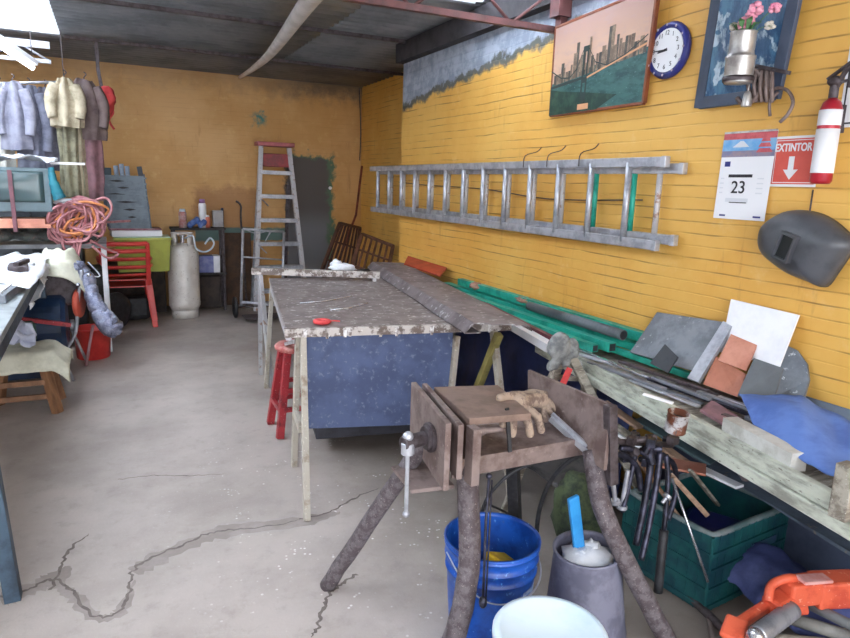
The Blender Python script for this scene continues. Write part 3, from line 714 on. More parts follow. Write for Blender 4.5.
# steel sheet channel on the right of the table
c0, c1 = at(381, 277, Z=.86), at(458, 324, Z=.86); d_ = at(529, 326, Z=.90); e_ = at(366, 263, Z=.90)
n0, n1 = at(474, 324, Z=.905), d_
f0 = n0 + ty*2.65; f1 = n1 + ty*2.65
m = MB(); m.slab([n0, n1, f1, f0], (0, 0, .006)); m.slab([n0-tx*.05+V((0, 0, -.05)), n0, f0, f0-tx*.05+V((0, 0, -.05))], (0, 0, .005)); m.slab([n1, n1+tx*.02+V((0, 0, -.03)), f1+tx*.02+V((0, 0, -.03)), f1], (0, 0, .005))
m.slab([n0+V((0, 0, -.05))-tx*.05, n0+tx*.04+V((0, 0, -.05)), f0+tx*.04+V((0, 0, -.05)), f0-tx*.05+V((0, 0, -.05))], (0, 0, .004))
tag(m.build('folded_sheet', mat('grimy_sheet_metal', (136, 126, 128), (108, 98, 100), 6, .5, .3, .12, (.4, .62), (190, 186, 188), c3cut=(.58, .68), c3s=3)), 'long grey folded metal sheet lying along the right side of the table', 'metal sheet')
# far trestle rail with its legs
r0, r1 = at(252, 271, Z=.90), at(380, 275, Z=.90)
tr = thing('trestle', 'paint spattered steel trestle standing across the far end of the table', 'trestle', (r0.x, r0.y, 0))
m = MB(); m.beam(r0, r1, .05, .05); m.build('top_rail', M_tableedge, tr, .003)
for a, b in ((r0+(r1-r0)*.06, V((.04, -.18, 0))), (r0+(r1-r0)*.06, V((.03, .2, 0))), (r0+(r1-r0)*.95, V((0, -.18, 0))), (r0+(r1-r0)*.95, V((0, .2, 0)))):
    m = MB(); m.beam(a, V((a.x+b.x, a.y+b.y, 0)), .03, .03); m.build('leg', M_alu_paint, tr)
# things on the table
k_ = at(322, 323, Z=TH+.005)
m = MB(); m.lathe(k_, [(.012, 0), (.045, 0), (.048, .004), (.048, .014), (.044, .018), (.014, .018), (.012, .014), (.012, 0)], 26); m.tube([k_+V((.045, 0, .008)), k_+V((.075, .02, .004)), k_+V((.10, .0, .004))], .004, 6, n=4)
tag(m.build('tape_roll', M_redstrap), 'small coral red tape roll lying near the front edge of the table', 'tape')
k_ = at(343, 268, Z=.93)
m = MB(); m.ball(k_, .07, (1.5, .8, .55), .5, 2.2); m.ball(k_+V((-.05, .02, .02)), .05, (1, .8, .9), .5, 2)
tag(m.build('white_rag', M_plasticbag), 'crumpled white rag lying on the far trestle rail', 'rag')
for i, (a, b) in enumerate((((300, 303), (352, 296)), ((330, 310), (368, 303)))):
    m = MB(); m.tube([at(*a, Z=TH+.004), at((a[0]+b[0])/2, a[1]-2, Z=TH+.004), at(*b, Z=TH+.004)], .004, 6, n=6)
    tag(m.build('metal_offcut', M_chrome), ('shorter' if i else 'longer') + ' thin bright metal offcut lying on the table near the red tape', 'offcut')

# red stool
sc = V((1.02, 4.02, 0)); st = thing('red_stool', 'chipped red wooden stool standing at the left side of the table', 'stool', sc)
sz = .585
m = MB(); m.lathe(sc+V((0, 0, sz-.05)), [(0, 0), (.115, 0), (.13, .012), (.132, .03), (.115, .045), (0, .05)], 28); m.build('seat', mat('chipped_red_seat', (176, 84, 80), (206, 150, 142), 18, .5, 0, .1), st)
for sx, sy in ((-1, -1), (1, -1), (1, 1), (-1, 1)):
    m = MB(); m.beam(sc+V((sx*.07, sy*.07, sz-.05)), sc+V((sx*.14, sy*.14, 0)), .045, .045); m.build('leg', M_redpaint, st, .003)
for zz, r_ in ((.18, .13), (.3, .115)):
    for j in range(4):
        a, b = [(-1, -1), (1, -1), (1, 1), (-1, 1)][j], [(1, -1), (1, 1), (-1, 1), (-1, -1)][j]
        if zz == .3 and j % 2: continue
        m = MB(); m.beam(sc+V((a[0]*r_, a[1]*r_, zz)), sc+V((b[0]*r_, b[1]*r_, zz)), .02, .03); m.build('stretcher', M_redpaint, st)

# ================================================================== pipe leg stand with vice
vs = thing('vice_stand', 'heavy rusty home-built vice stand on four splayed pipe legs', 'vice', (1.25, 1.9, 0))
m = MB(); m.slab([(.96, 1.75, .70), (1.54, 1.75, .70), (1.54, 2.10, .70), (1.0, 2.10, .70)], (0, 0, .02))
m.slab([(.96, 1.745, .655), (1.54, 1.745, .655), (1.54, 1.745, .72), (.96, 1.745, .72)], (0, .012, 0)); m.build('tray', M_rust, vs, .003)
m = MB(); m.slab([(1.47, 1.60, .66), (1.49, 2.09, .69), (1.475, 2.09, .885), (1.50, 1.63, .885)], (.016, 0, 0)); m.build('back_plate', M_rust, vs, .003)
m = MB(); m.beam((1.50, 1.63, .885), (1.52, 1.61, .60), .035, .035); m.beam((1.50, 1.61, .69), (1.48, 2.08, .70), .035, .03); m.build('angle_iron', M_iron, vs, .002)
j1 = [(.888, 1.67, .66), (.965, 2.10, .66), (.965, 2.10, .885), (.888, 1.67, .885)]
m = MB(); m.slab(j1, (.02, -.003, 0)); m.build('front_jaw', M_rust, vs, .003)
m = MB(); m.slab([(x_+.045, y_+.0, z_-(.01 if z_ > .7 else -.03)) for x_, y_, z_ in j1], (.02, -.003, 0)); m.beam((.99, 1.67, .86), (.99, 1.67, .67), .03, .05); m.build('rear_jaw', M_rust, vs, .003)
m = MB(); m.slab([(1.0, 1.72, .845), (1.22, 1.69, .845), (1.28, 2.0, .845), (1.04, 2.06, .845)], (0, 0, .025)); m.slab([(1.01, 1.75, .72), (1.03, 1.75, .72), (1.1, 2.03, .72), (1.08, 2.03, .72)], (0, 0, .125)); m.build('clamp_block', mat('brown_steel_block', (134, 112, 102), (110, 90, 80), 9, .55, .35, .12), vs, .003)
s0 = V((.905, 1.80, .79))
m = MB()
m.cyl(s0, s0+V((-.012, 0, 0)), .05, 24); m.cyl(s0+V((-.012, 0, 0)), s0+V((-.024, 0, 0)), .04, 24); m.cyl(s0+V((-.024, 0, 0)), s0+V((-.11, -.02, 0)), .024, 18); scr = m.build('screw', M_iron, vs)
hb = at(408, 441, Y=1.78); hb2 = at(406, 514, Y=1.78)
m = MB(); m.cyl(hb+V((0, 0, .015)), hb2, .007, 10); m.ball(hb+V((0, 0, .015)), .018, sub=2); m.ball(hb2, .012, sub=2); m.cyl(hb+V((0, 0, -.005)), hb+V((0, 0, -.045)), .022, 18); m.build('turning_bar', M_steel, scr)
m = MB(); m.cyl((1.03, 1.80, .79), (1.10, 1.79, .79), .018); m.cyl((1.10, 1.79, .79), (1.17, 1.78, .79), .012); m.build('spindle', M_rust, vs)
m = MB(); m.slab([(.84, 1.80, .60), (.99, 1.78, .60), (1.0, 1.98, .60), (.85, 2.0, .60)], (0, 0, .014)); m.beam((.96, 1.84, .60), (.96, 1.84, .67), .02, .08); m.build('foot_plate', M_rust, vs, .002)
def pleg(pts, r, mt, nm='leg'):
    m = MB(); P = smooth_path(pts, 10); P = [p + V((nz(p.z*14, 3, 1), nz(p.z*14, 8, 2), 0))*r*.16 for p in P]; m.tube(P, r, 14); return m.build(nm, mt, vs)
pleg([at(327, 586, Z=0.005), at(418, 452, Y=1.95), (.99, 1.94, .68)], .031, M_pipe)
pleg([at(443, 676, Z=0), (.99, 1.66, .36), (1.03, 1.78, .70)], .037, M_pipe)
pleg([(1.72, 1.44, 0), at(607, 520, Y=1.58), (1.50, 1.70, .69)], .034, M_pipe)
m = MB(); m.beam((1.345, 1.99, .70), (1.52, 2.14, 0), .045, .045); m.build('leg', M_black, vs)
# square bar clamped across the tray
a, b = at(552, 418, Y=1.86), at(599, 461, Y=1.66)
m = MB(); m.beam(a, b, .03, .02); m.beam(a+V((0, 0, .015)), b+V((0, 0, .015)), .012, .014); tag(m.build('steel_bar', M_steel), 'bright square steel bar sticking out over the stand edge beside the gloves', 'bar')
# strap
m = MB(); m.beam(at(507, 408, Y=1.745), at(510, 452, Y=1.738), .014, .006); tag(m.build('rubber_strap', M_black), 'short black rubber strap hanging over the tray of the vice stand', 'strap')

# work gloves lying over the tray, fingers hanging
def glove(nm, label, cuff, palm, tips, thumb, r):
    m = MB(); m.tube([cuff, (cuff+palm)/2+V((0, 0, .006)), palm], [r*1.9, r*1.8, r*2.1], 12, n=5); m.ball(palm, r*2.3, (1.2, 1, .9), .15)
    for q in tips: m.tube([palm, palm+(q[0]-palm)*.9, q[0], q[1]], r, 10, n=5); m.ball(q[1], r*1.0, sub=2)
    m.tube([palm*.5+cuff*.5, thumb[0], thumb[1]], r*1.05, 10, n=5); m.ball(thumb[1], r*1.05, sub=2)
    o = m.build(nm, M_glove); remesh(o, .0045, 5); return tag(o, label, 'glove', None)
A = lambda px, py, Y: at(px, py, Y=Y)
glove('work_glove', 'stained cotton work glove with fingers hanging over the front of the vice tray',
      A(543, 400, 1.88), A(519, 403, 1.84),
      [(A(505, 410, 1.79), A(503, 424, 1.77)), (A(514, 415, 1.77), A(512, 434, 1.75)), (A(527, 418, 1.77), A(530, 434, 1.75)), (A(537, 415, 1.78), A(541, 430, 1.76))], (A(520, 395, 1.86), A(500, 398, 1.84)),   .0155)
glove('work_glove', 'second stained work glove lying behind the hanging one, pointing at the back plate',
      A(506, 399, 1.97), A(535, 397, 1.95), [(A(548, 400, 1.94), A(556, 410, 1.92)), (A(546, 404, 1.93), A(552, 416, 1.90)), (A(543, 407, 1.92), A(545, 420, 1.89))], (A(530, 392, 1.97), A(546, 394, 1.97)), .012)

# cables and rods round the stand
def hose(name, label, cat, pts, r, mt, n=8, group=None): m = MB(); m.tube(pts, r, 8, n=n); return tag(m.build(name, mt), label, cat, group)
hose('power_cable', 'black cable looping from the blue bucket up under the vice tray', 'cable', [A(478, 545, 2.05), A(484, 505, 2.03), A(505, 478, 2.0), A(530, 464, 1.98), A(560, 456, 1.92), A(590, 456, 1.85), A(606, 462, 1.82)], .007, M_black)
hose('power_cable', 'black cable arching down between the black post and the grey bucket', 'cable', [A(586, 452, 1.80), A(568, 462, 1.82), A(550, 482, 1.88), A(539, 512, 1.92), A(536, 545, 1.92)], .009, M_black)
hose('power_cable', 'thin black cable crossing behind the black square post', 'cable', [A(490, 505, 2.2), A(505, 512, 2.25), A(520, 522, 2.3), A(540, 540, 2.3), A(560, 560, 2.2)], .005, M_black)
m = MB(); m.tube([A(489, 478, 1.62), A(486, 520, 1.60), A(483, 600, 1.56)], .0045, 8); m.ball(A(489, 476, 1.62), .010, sub=2); m.ball(A(483, 602, 1.56), .014, (1, 1, 1.6), sub=2); m.tube([A(492, 480, 1.62), A(489, 540, 1.60), A(486, 598, 1.56)], .003, 8)
tag(m.build('threaded_rod', M_darkmetal), 'thin dark rod hanging in front of the blue bucket', 'rod')
hose('steel_rod', 'thin bright rod leaning against the front of the green crate', 'rod', [A(672, 478, 1.66), A(708, 582, 1.50)], .005, M_chrome, 1)

# buckets
BODY = {}
def bucket(name, label, c, r0, r1, h, mt, ribs=2, lean=None, wall=.004, group=None):
    t = thing(name, label, 'bucket', c, group); R = lean or Matrix.Identity(3)
    m = MB(); pr = [(0, 0), (r0, 0), (r0+.002, .01)]
    for i in range(1, 9):
        z_ = h*.96*i/8; pr.append((r0+(r1-r0)*z_/h, z_))
        if i >= 9-ribs*1 and i < 9: pr += [(r0+(r1-r0)*z_/h+.006, z_+.002), (r0+(r1-r0)*z_/h+.006, z_+.008), (r0+(r1-r0)*z_/h, z_+.010)]
    pr += [(r1+.006, h), (r1+.006, h+.006), (r1-wall, h+.006), (r1-wall, h-.01), (r0-wall, wall+.004), (0, wall+.004)]
    m.lathe(c, pr, 40, R); BODY[t.name] = m.build('bucket_body', mt, t); return t
b1 = bucket('blue_bucket', 'blue plastic bucket under the vice stand with a yellow sponge inside', at(492, 541, Z=.385)+V((.02, .03, -.385)), .14, .166, .38, M_bucketblue, 3)
bc = ORG[b1.name]
m = MB(); m.tube([bc+V((-.172, .02, .35)), bc+V((-.15, -.1, .28)), bc+V((-.08, -.165, .24)), bc+V((.05, -.17, .24)), bc+V((.14, -.11, .28)), bc+V((.172, .02, .35))], .003, 6, n=6); m.build('bail_handle', M_steel, BODY[b1.name])
m = MB(); m.lathe(bc, [(.146, .10), (.151, .16), (.150, .16)], 40) ; m2 = m
m.bm.free(); m = MB()
for i in range(12):
    a = math.radians(-75+i*4.5); b_ = math.radians(-75+(i+1)*4.5)
    for_ = lambda t_, z_, r_: bc+V((r_*math.cos(t_), r_*math.sin(t_), z_))
    m.face([m.bm.verts.new(for_(a, .14, .1485)), m.bm.verts.new(for_(b_, .14, .1485)), m.bm.verts.new(for_(b_, .24, .157)), m.bm.verts.new(for_(a, .24, .157))], True)
m.build('label', mat('worn_bucket_label', (170, 190, 214), (60, 104, 180), 26, .5, 0, 0), BODY[b1.name])
m = MB(); m.lathe(bc, [(0, .20), (.148, .20), (.148, .19), (0, .19)], 36); m.bm.free()
sp = A(512, 566, bc.y+.02)
m = MB(); m.box(bc+V((.06, .02, .25)), (.14, .09, .045), R=Matrix.Rotation(.5, 3, 'Y') @ Matrix.Rotation(.4, 3, 'Z')); tag(m.build('sponge', M_yellow, None, .008), 'yellow sponge lying inside the blue bucket', 'sponge')
m = MB(); m.lathe(bc+V((0, 0, .012)), [(0, 0), (.115, 0), (.13, .12), (0, .135)], 30); tag(m.build('rag_heap', M_navytarp), 'dark blue rag heap filling the bottom of the blue bucket', 'rag')
b2 = bucket('grey_bucket', 'tall grey plastic bucket with white powder bag, behind the front right leg', at(589, 549, Z=.33)+V((.01, 0, -.33)), .15, .118, .33, M_greybucket, 0, Matrix.Rotation(math.radians(-3), 3, 'Y'))
gc = ORG[b2.name]
m = MB(); m.ball(gc+V((-.01, 0, .29)), .098, (1, 1, .4), .3, 4); m.ball(gc+V((.02, .02, .315)), .035, (1, 1, .8), .7, 4); m.ball(gc+V((-.04, .0, .31)), .03, (1, 1, .8), .7, 4); tag(m.build('powder_bag', M_plasticbag), 'crumpled white polythene bag filling the grey bucket', 'bag')
m = MB(); q0, q1 = gc+V((-.03, .03, .32)), at(573, 497, Y=gc.y+.02)
m.beam(q0, q1, .045, .016, (0, 1, 0)); tag(m.build('plastic_scoop', M_skyblue, None, .004), 'sky blue plastic handle sticking out of the grey bucket', 'scoop')
wc_ = V((1.085, 1.34, 0)); b3 = bucket('white_bucket', 'white plastic bucket nearest the camera with its bluish white lid on', wc_, .13, .158, .325, M_whiteplastic, 1)
m = MB(); m.lathe(wc_+V((0, 0, .328)), [(0, .006), (.138, .006), (.145, .012), (.163, .012), (.168, .004), (.168, -.018), (.164, -.018), (.163, 0), (0, .0)], 44); m.build('lid', mat('bluish_white_lid', (216, 232, 244), (200, 222, 240), 4, .35, 0, 0), b3)

# hanging bundle of tools on the right of the stand
hk = V((1.60, 1.70, .66))
m = MB(); m.tube([(1.50, 1.72, .70), (1.62, 1.72, .70), A(672, 445, 1.72)], .012, 8); tag(m.build('hook_bar', M_iron), 'short iron bar reaching right from the stand and carrying the dark tools', 'bar')
def clamp(label, pts, r, foot=None, grip=None):
    t = thing('c_clamp', label, 'clamp', pts[0]); m = MB(); m.tube(pts, r, 10, n=6); cf_ = m.build('clamp_frame', M_darkmetal, t)
    if foot: m = MB(); m.cyl(foot[0], foot[1], r*.7); m.cyl(foot[1], foot[1]+(foot[1]-foot[0]).normalized()*.015, r*1.6); m.build('clamp_screw', M_steel, cf_)
    if grip: m = MB(); m.tube(grip, r*1.7, 10, n=4); m.build('grip', M_black, t)
    return t
clamp('dark curved clamp hanging nearest the front right leg of the stand', [A(609, 505, 1.68), A(604, 480, 1.68), A(604, 458, 1.69), A(622, 455, 1.70), A(636, 466, 1.70), A(641, 490, 1.69)], .012, (A(612, 470, 1.68), A(615, 500, 1.68)))
clamp('long dark clamp hanging in the middle of the tool bundle', [A(640, 450, 1.70), A(650, 462, 1.68), A(645, 500, 1.66), A(636, 545, 1.64)], .013, (A(628, 470, 1.70), A(622, 505, 1.70)))
clamp('long straight dark clamp bar hanging second from the right in the bundle', [A(660, 452, 1.69), A(657, 480, 1.67), A(648, 530, 1.64), A(641, 560, 1.62)], .012)
clamp('dark clamp with a thick wrapped handle hanging rightmost in the bundle', [A(666, 455, 1.68), A(668, 480, 1.66), A(664, 530, 1.63)], .010, (A(662, 503, 1.64), A(666, 498, 1.64)), [A(664, 530, 1.63), A(661, 560, 1.61), A(658, 592, 1.60)])
clamp('short bright clamp hanging between the two curved dark ones', [A(620, 448, 1.72), A(634, 452, 1.71), A(630, 480, 1.70), A(622, 512, 1.69)], .010)
clamp('dark hooked clamp bar hanging behind the thick wrapped handle', [A(648, 456, 1.76), A(672, 462, 1.75), A(676, 490, 1.74), A(668, 520, 1.72)], .011)
random.seed(21)
t = thing('tool_heads', 'jumble of dark clamp heads on top of the hanging bundle', 'clamp heads', A(650, 450, 1.70))
for i in range(13):
    a = A(random.uniform(622, 680), random.uniform(436, 462), random.uniform(1.66, 1.76)); m = MB(); dd = V((random.uniform(-.06, .06), random.uniform(-.05, .05), random.uniform(-.05, .04)))
    m.cyl(a, a+dd, random.uniform(.009, .016), 10); m.box(a, (.035, .03, .03), random.random()*3); m.build('clamp_head', M_darkmetal if i % 3 else M_iron, t)

# ================================================================== bench against the right wall
bn = thing('wall_bench', 'long low bench of weathered timber loaded with metal along the yellow wall', 'bench', (2.2, 2.6, 0))
BZ = .745
FE = [V((2.225, 5.6, BZ)), V((2.23, 2.75, BZ)), V((1.85, 1.05, BZ)), V((1.76, .65, BZ))]
m = MB(); m.slab([FE[0], FE[1], FE[2], FE[3], V((WX-.01, .65, BZ)), V((WX-.01, 5.6, BZ))], (0, 0, -.022)); m.build('bench_top', M_woodgrey, bn)
M_timber = mat('whitish_timber', (196, 200, 186), (140, 140, 130), 7, .7, 0, .25, (.42, .66), (110, 104, 96), stretch=(1.5, .8, 3))
for (a, b, dz, w, h) in ((FE[1]+V((0, .3, 0)), FE[2], -.01, .03, .055), (FE[1]+V((-.012, .3, 0)), FE[2]+V((-.03, -.15, 0)), -.062, .045, .045)):
    m = MB(); m.beam(a+V((0, 0, dz)), b+V((0, 0, dz)), w, h); m.build('front_rail', M_timber, bn, .004)
m = MB(); a = FE[2]+V((.07, .17, .03)); m.beam(a, a+(FE[1]-FE[2]).normalized()*.33, .06, .065); tag(m.build('timber_offcut', mat('pale_timber', (200, 200, 196), (170, 168, 160), 9, .7)), 'short pale timber offcut lying on the near end of the bench rail', 'timber')
S0_, S1_ = at(776, 503, Z=.40), at(850, 549, Z=.40); SD = (S0_-S1_)
SH = [S1_-SD*1.2, S0_+SD*3.2, V((WX-.03, 2.62, .40)), V((WX-.03, S1_.y-SD.y*1.2, .40))]
m = MB(); m.slab(SH, (0, 0, -.025)); m.build('lower_shelf', mat('blue_grey_shelf_board', (98, 112, 128), (72, 80, 96), 4, .6, 0, .1, c3=(130, 120, 112)), bn)
for p in (V((1.80, .75, 0)), V((2.18, 2.55, 0)), V((2.26, 4.2, 0)), V((2.42, .75, 0)), V((2.44, 2.6, 0)), V((2.26, 5.5, 0)), V((2.44, 5.5, 0))):
    m = MB(); m.beam(V((p.x+.01, p.y, 0)), V((p.x+.01, p.y, BZ-.02)), .06, .06, (0, 1, 0)); m.build('leg', M_woodgrey, bn, .003)
post = at(848, 478, Y=1.0)
m = MB(); m.beam(V((post.x, post.y, post.z+.04)), V((post.x, post.y, post.z-.12)), .05, .05, (0, 1, 0)); m.build('end_post', M_woodgrey, bn, .003)
# navy tarpaulin slumped under the bench
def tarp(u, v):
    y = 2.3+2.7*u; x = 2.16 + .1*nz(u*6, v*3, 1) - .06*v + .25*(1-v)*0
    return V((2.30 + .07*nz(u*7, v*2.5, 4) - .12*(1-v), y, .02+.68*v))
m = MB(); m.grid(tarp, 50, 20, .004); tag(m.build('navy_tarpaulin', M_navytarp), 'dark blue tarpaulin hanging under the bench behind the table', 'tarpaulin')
m = MB()
def drum(u, v): return V((1.95+.5*u, 1.0+1.2*v, .20 + .09*nz(u*4, v*4, 2) + .07*math.sin(PI*u)))
m.grid(lambda u, v: V((2.1+.36*u + .03*nz(v*5, 1, 2), .95+.62*v,   .10+.12*math.sin(PI*min(u*1.1, 1)) + .04*nz(u*6, v*7, 3))), 16, 24, .006)
tag(m.build('blue_sheet', mat('slate_blue_sheet', (88, 98, 152), (60, 68, 116), 5, .6, 0, .25, dist=.02)), 'crumpled slate blue sheet lying under the bench to the right of the crate', 'sheet')

m = MB(); m.slab([(2.478, .62, 0.0), (2.478, 2.28, 0.0), (2.478, 2.28, .70), (2.478, .62, .70)], (.012, 0, 0)); tag(m.build('slate_board', mat('dull_blue_shade_board', (74, 82, 104), (54, 60, 80), 4, .6, 0, .1)), 'dull blue grey board added to darken the wall under the near end of the bench', 'board')  # upright board added only to darken the wall below the bench
# stock lying along the back of the bench
def bar(name, label, cat, a, b, w, h, mt, grp=None, hollow=False):
    m = MB()
    if hollow: m.tube([a, b], w/2, 16); m.mi = 1; d = (b-a).normalized()*.002; m.tube([b-d, b+d], w/2*.82, 16)  # black disc at the end stands for the shade inside the pipe
    else:
        m.beam(a, b, w, h)
        if name == 'steel_tube': m.mi = 1; d = (b-a).normalized()*.0015; m.beam(b-d, b+d, w*.78, h*.78)  # black inset paints the dark inside of the tube end
    return tag(m.build(name, [mt, M_black] if hollow or name == 'steel_tube' else mt, None, 0 if hollow else .002), label, cat, grp)
def lng(y0, y1, x, z, dx=0): return V((x+dx, y0, z)), V((x, y1, z))
G = 'teal square tubes along the bench'
bar('steel_tube', 'teal square tube along the bench ending beside the grey round pipe', 'tube', *lng(5.0, 2.50, 2.28, .815), .05, .05, M_teal, G)
bar('steel_tube', 'teal square tube lowest and nearest the front in the teal stack', 'tube', *lng(4.9, 2.56, 2.22, .80), .04, .04, M_teal, G)
bar('steel_tube', 'teal tube next to the wall, ending behind the leaning grey plates', 'tube', *lng(4.4, 2.22, 2.42, .875), .05, .05, M_teal, G)
bar('steel_tube', 'teal tube under the wall-side one, its end nearest the grey plates', 'tube', *lng(4.6, 2.35, 2.40, .82), .06, .04, M_teal, G)
bar('steel_tube', 'thin teal tube sticking farthest forward from the stack', 'tube', *lng(3.4, 2.02, 2.33, .79), .03, .03, M_teal, G)
bar('grey_pipe', 'dark grey round pipe with an open end lying on the teal tubes', 'pipe', *lng(3.35, 2.50, 2.345, .875), .055, .055, mat('grey_pvc', (92, 98, 104), (74, 80, 86), 9, .5), None, True)
bar('box_section', 'bright white box section on the bench beside the folded sheet', 'box section', at(500, 318, Z=.80), at(551, 348, Z=.80), .055, .045, M_white)
bar('box_section', 'dark red strip lying between the white box section and teal tubes', 'box section', at(468, 296, Z=.82), at(560, 343, Z=.82), .03, .03, mat('maroon_strip', (110, 50, 62), (84, 40, 50), 9, .5))
bar('aluminium_strip', 'long bright aluminium strip lying in front of the teal tubes', 'strip', at(580, 350, Z=.775), at(648, 378, Z=.775), .02, .012, M_chrome)
bar('aluminium_strip', 'grey strip with a step lying on the timber rail end', 'strip', at(560, 348, Z=.77), at(625, 368, Z=.77), .03, .01, M_steel)
random.seed(17)
for i in range(12):
    px = 588+i*14+random.uniform(-6, 6); py = 352 + (px-590)*.37 + random.uniform(-4, 14)
    a = at(px, py, Z=.762+.012*(i % 3)); L = random.uniform(.3, .7); ang = math.radians(random.uniform(-16, 8)); b = a + V((math.sin(-ang)*L*.25, -L, 0))
    mt_, cn_ = random.choice(((M_steel, 'bright'), (M_iron, 'brown'), (M_greyplate, 'mid grey'), (M_darkmetal, 'blackish')))
    bar('metal_strip', 'thin %s metal strip on the bench top, %s' % (cn_, ('the one nearest the grey rag' if i == 0 else 'the one nearest the blue cloth' if i == 11 else '%s along from the grey rag' % ('', 'second', 'third', 'fourth', 'fifth', 'sixth', 'seventh', 'eighth', 'ninth', 'tenth', 'eleventh')[i])), 'strip', a, b, random.uniform(.018, .04), random.uniform(.008, .016), mt_, 'loose metal strips on the bench')
o = at(430, 270, Z=.93)
m = MB(); m.slab([at(408, 257, X=2.46), at(447, 269, X=2.46), at(440, 277, X=2.30), at(404, 265, X=2.30)], (0, .0, .012)); tag(m.build('brick_red_board', mat('brick_red_panel', (176, 72, 44), (150, 60, 38), 9, .6)), 'small brick red panel lying against the wall beyond the teal tubes', 'panel')
m = MB(); m.ball(at(478, 286, X=2.42), .05, (1, 1.6, .5), .6, 4); m.ball(at(525, 300, X=2.42), .05, (.8, 2, .4), .6, 4); tag(m.build('dusty_rubble', mat('pink_rubble', (170, 130, 110), (130, 100, 90), 16, .9, 0, .5)), 'dusty rubble heaped against the wall behind the teal tubes', 'rubble')

# sheets and plates leaning on the wall
def leaner(name, label, pts, mt, th=.006, xt=WX-.03, xb=None, cat='sheet'):
    """pts: pixel, X distance of every corner"""
    P = [at(px, py, X=xx) for px, py, xx in pts]; n = (P[1]-P[0]).cross(P[3]-P[0]).normalized()
    if n.x < 0: n = -n
    m = MB(); m.slab(P, tuple(n*th)); return tag(m.build(name, mt), label, cat)
leaner('white_board', 'bright white square panel leaning on the wall below the welding helmet', [(731, 299, 2.47), (799, 315, 2.47), (779, 367, 2.40), (720, 352, 2.40)], M_white, .008, cat='panel')
leaner('steel_plate', 'large grey steel plate leaning on the wall left of the copper sheets', [(657, 312, 2.46), (724, 322, 2.46), (694, 371, 2.30), (630, 352, 2.30)], M_greyplate, cat='plate')
leaner('steel_angle', 'grey steel strip standing on the right edge of the large grey plate', [(723, 321, 2.44), (733, 325, 2.44), (698, 382, 2.27), (687, 378, 2.27)], M_steel, .02, cat='steel strip')
leaner('copper_sheet', 'upper shiny copper coloured sheet leaning below the white panel', [(731, 334, 2.42), (757, 345, 2.42), (746, 371, 2.35), (718, 360, 2.35)], M_copper, cat='sheet')
leaner('copper_sheet', 'lower brownish copper sheet leaning in front of the upper one', [(716, 356, 2.36), (746, 374, 2.36), (738, 397, 2.28), (703, 384, 2.28)], mat('dull_copper', (184, 118, 94), (160, 100, 80), 5, .45, .3, .05), cat='sheet')
leaner('slate_tile', 'dark grey square tile leaning to the right of the copper sheets', [(754, 358, 2.38), (783, 368, 2.38), (773, 402, 2.27), (737, 396, 2.27)], M_slate, .008, cat='tile')
leaner('black_tile', 'small black diamond shaped plate standing on the bench strips', [(665, 344, 2.26), (678, 357, 2.26), (668, 373, 2.20), (650, 363, 2.20)], mat('black_plate', (44, 46, 52), None, 5, .5), .008, cat='plate')
leaner('grey_cover', 'rounded grey plastic cover leaning behind the dark grey tile', [(786, 345, 2.46), (797, 350, 2.47), (807, 364, 2.47), (809, 380, 2.46), (803, 402, 2.38), (768, 400, 2.34), (776, 372, 2.40)], mat('grey_cover_plastic', (110, 118, 128), (86, 92, 102), 7, .4, .1, .1, c3=(190, 196, 204)), .02, cat='cover')
leaner('grey_kerb', 'low slate grey board lying along the foot of the wall behind the blue cloth', [(806, 396, 2.47), (852, 410, 2.47), (852, 440, 2.42), (806, 412, 2.42)], mat('slate_strip', (96, 108, 126), (76, 88, 106), 7), .02, cat='board')
# blue cloth over the near end of the bench
Q = [at(738, 400, Z=.80), at(800, 402, Z=.84), at(870, 440, Z=.82), at(868, 505, Z=.77), at(800, 466, Z=.77), at(752, 430, Z=.775)]
def bc_(u, v):
    a = Q[0].lerp(Q[2], u) if True else 0
    topp = (Q[0].lerp(Q[1], u*2) if u < .5 else Q[1].lerp(Q[2], u*2-1)); bot = (Q[5].lerp(Q[4], u*2) if u < .5 else Q[4].lerp(Q[3], u*2-1))
    p = bot.lerp(topp, v); p.z += .045*math.sin(PI*v)*math.sin(PI*min(1, u*1.2+.1)) + .012*nz(u*7, v*3, 1) + .02
    return p
m = MB(); m.grid(bc_, 36, 14, .006); tag(m.build('blue_cloth', M_bluecloth), 'bright blue cloth draped over the near end of the bench', 'cloth')
m = MB(); P_ = [at(712, 402, Z=.77), at(765, 436, Z=.77), at(756, 446, Z=.765), at(700, 412, Z=.765)]; m.slab(P_, (0, 0, .01)); tag(m.build('maroon_rag', M_mauve), 'faded maroon strip of cloth beside the blue cloth', 'cloth')
# tin of paint hanging on the rail with a brush
cn = at(676, 418, Z=.80)
t = thing('paint_tin', 'open rusty tin with a printed white side wedged on the bench rail', 'tin', cn+V((0, 0, -.06)))
Rn = Matrix.Rotation(.15, 3, 'X') * .84
m = MB(); m.lathe(cn+V((0, 0, -.05)), [(0, 0), (.045, 0), (.047, .004), (.045, .008), (.045, .085), (.048, .09), (.043, .09), (.041, .01), (0, .01)], 30, Rn); m.build('tin_body', mat('rusty_printed_tin', (186, 184, 186), (110, 66, 48), 11, .4, .3, .1, (.42, .52), (60, 56, 60)), t)
m = MB(); m.lathe(cn+V((0, 0, .0)), [(0, 0), (.04, 0), (0, .001)], 24, Rn); m.build('paint', M_ink, t)
m = MB(); m.beam(cn+V((0, .02, .05)), at(643, 394, Z=.86), .02, .008); tag(m.build('paint_brush', M_white, None, .003), 'white handled brush resting across the rusty tin', 'brush')

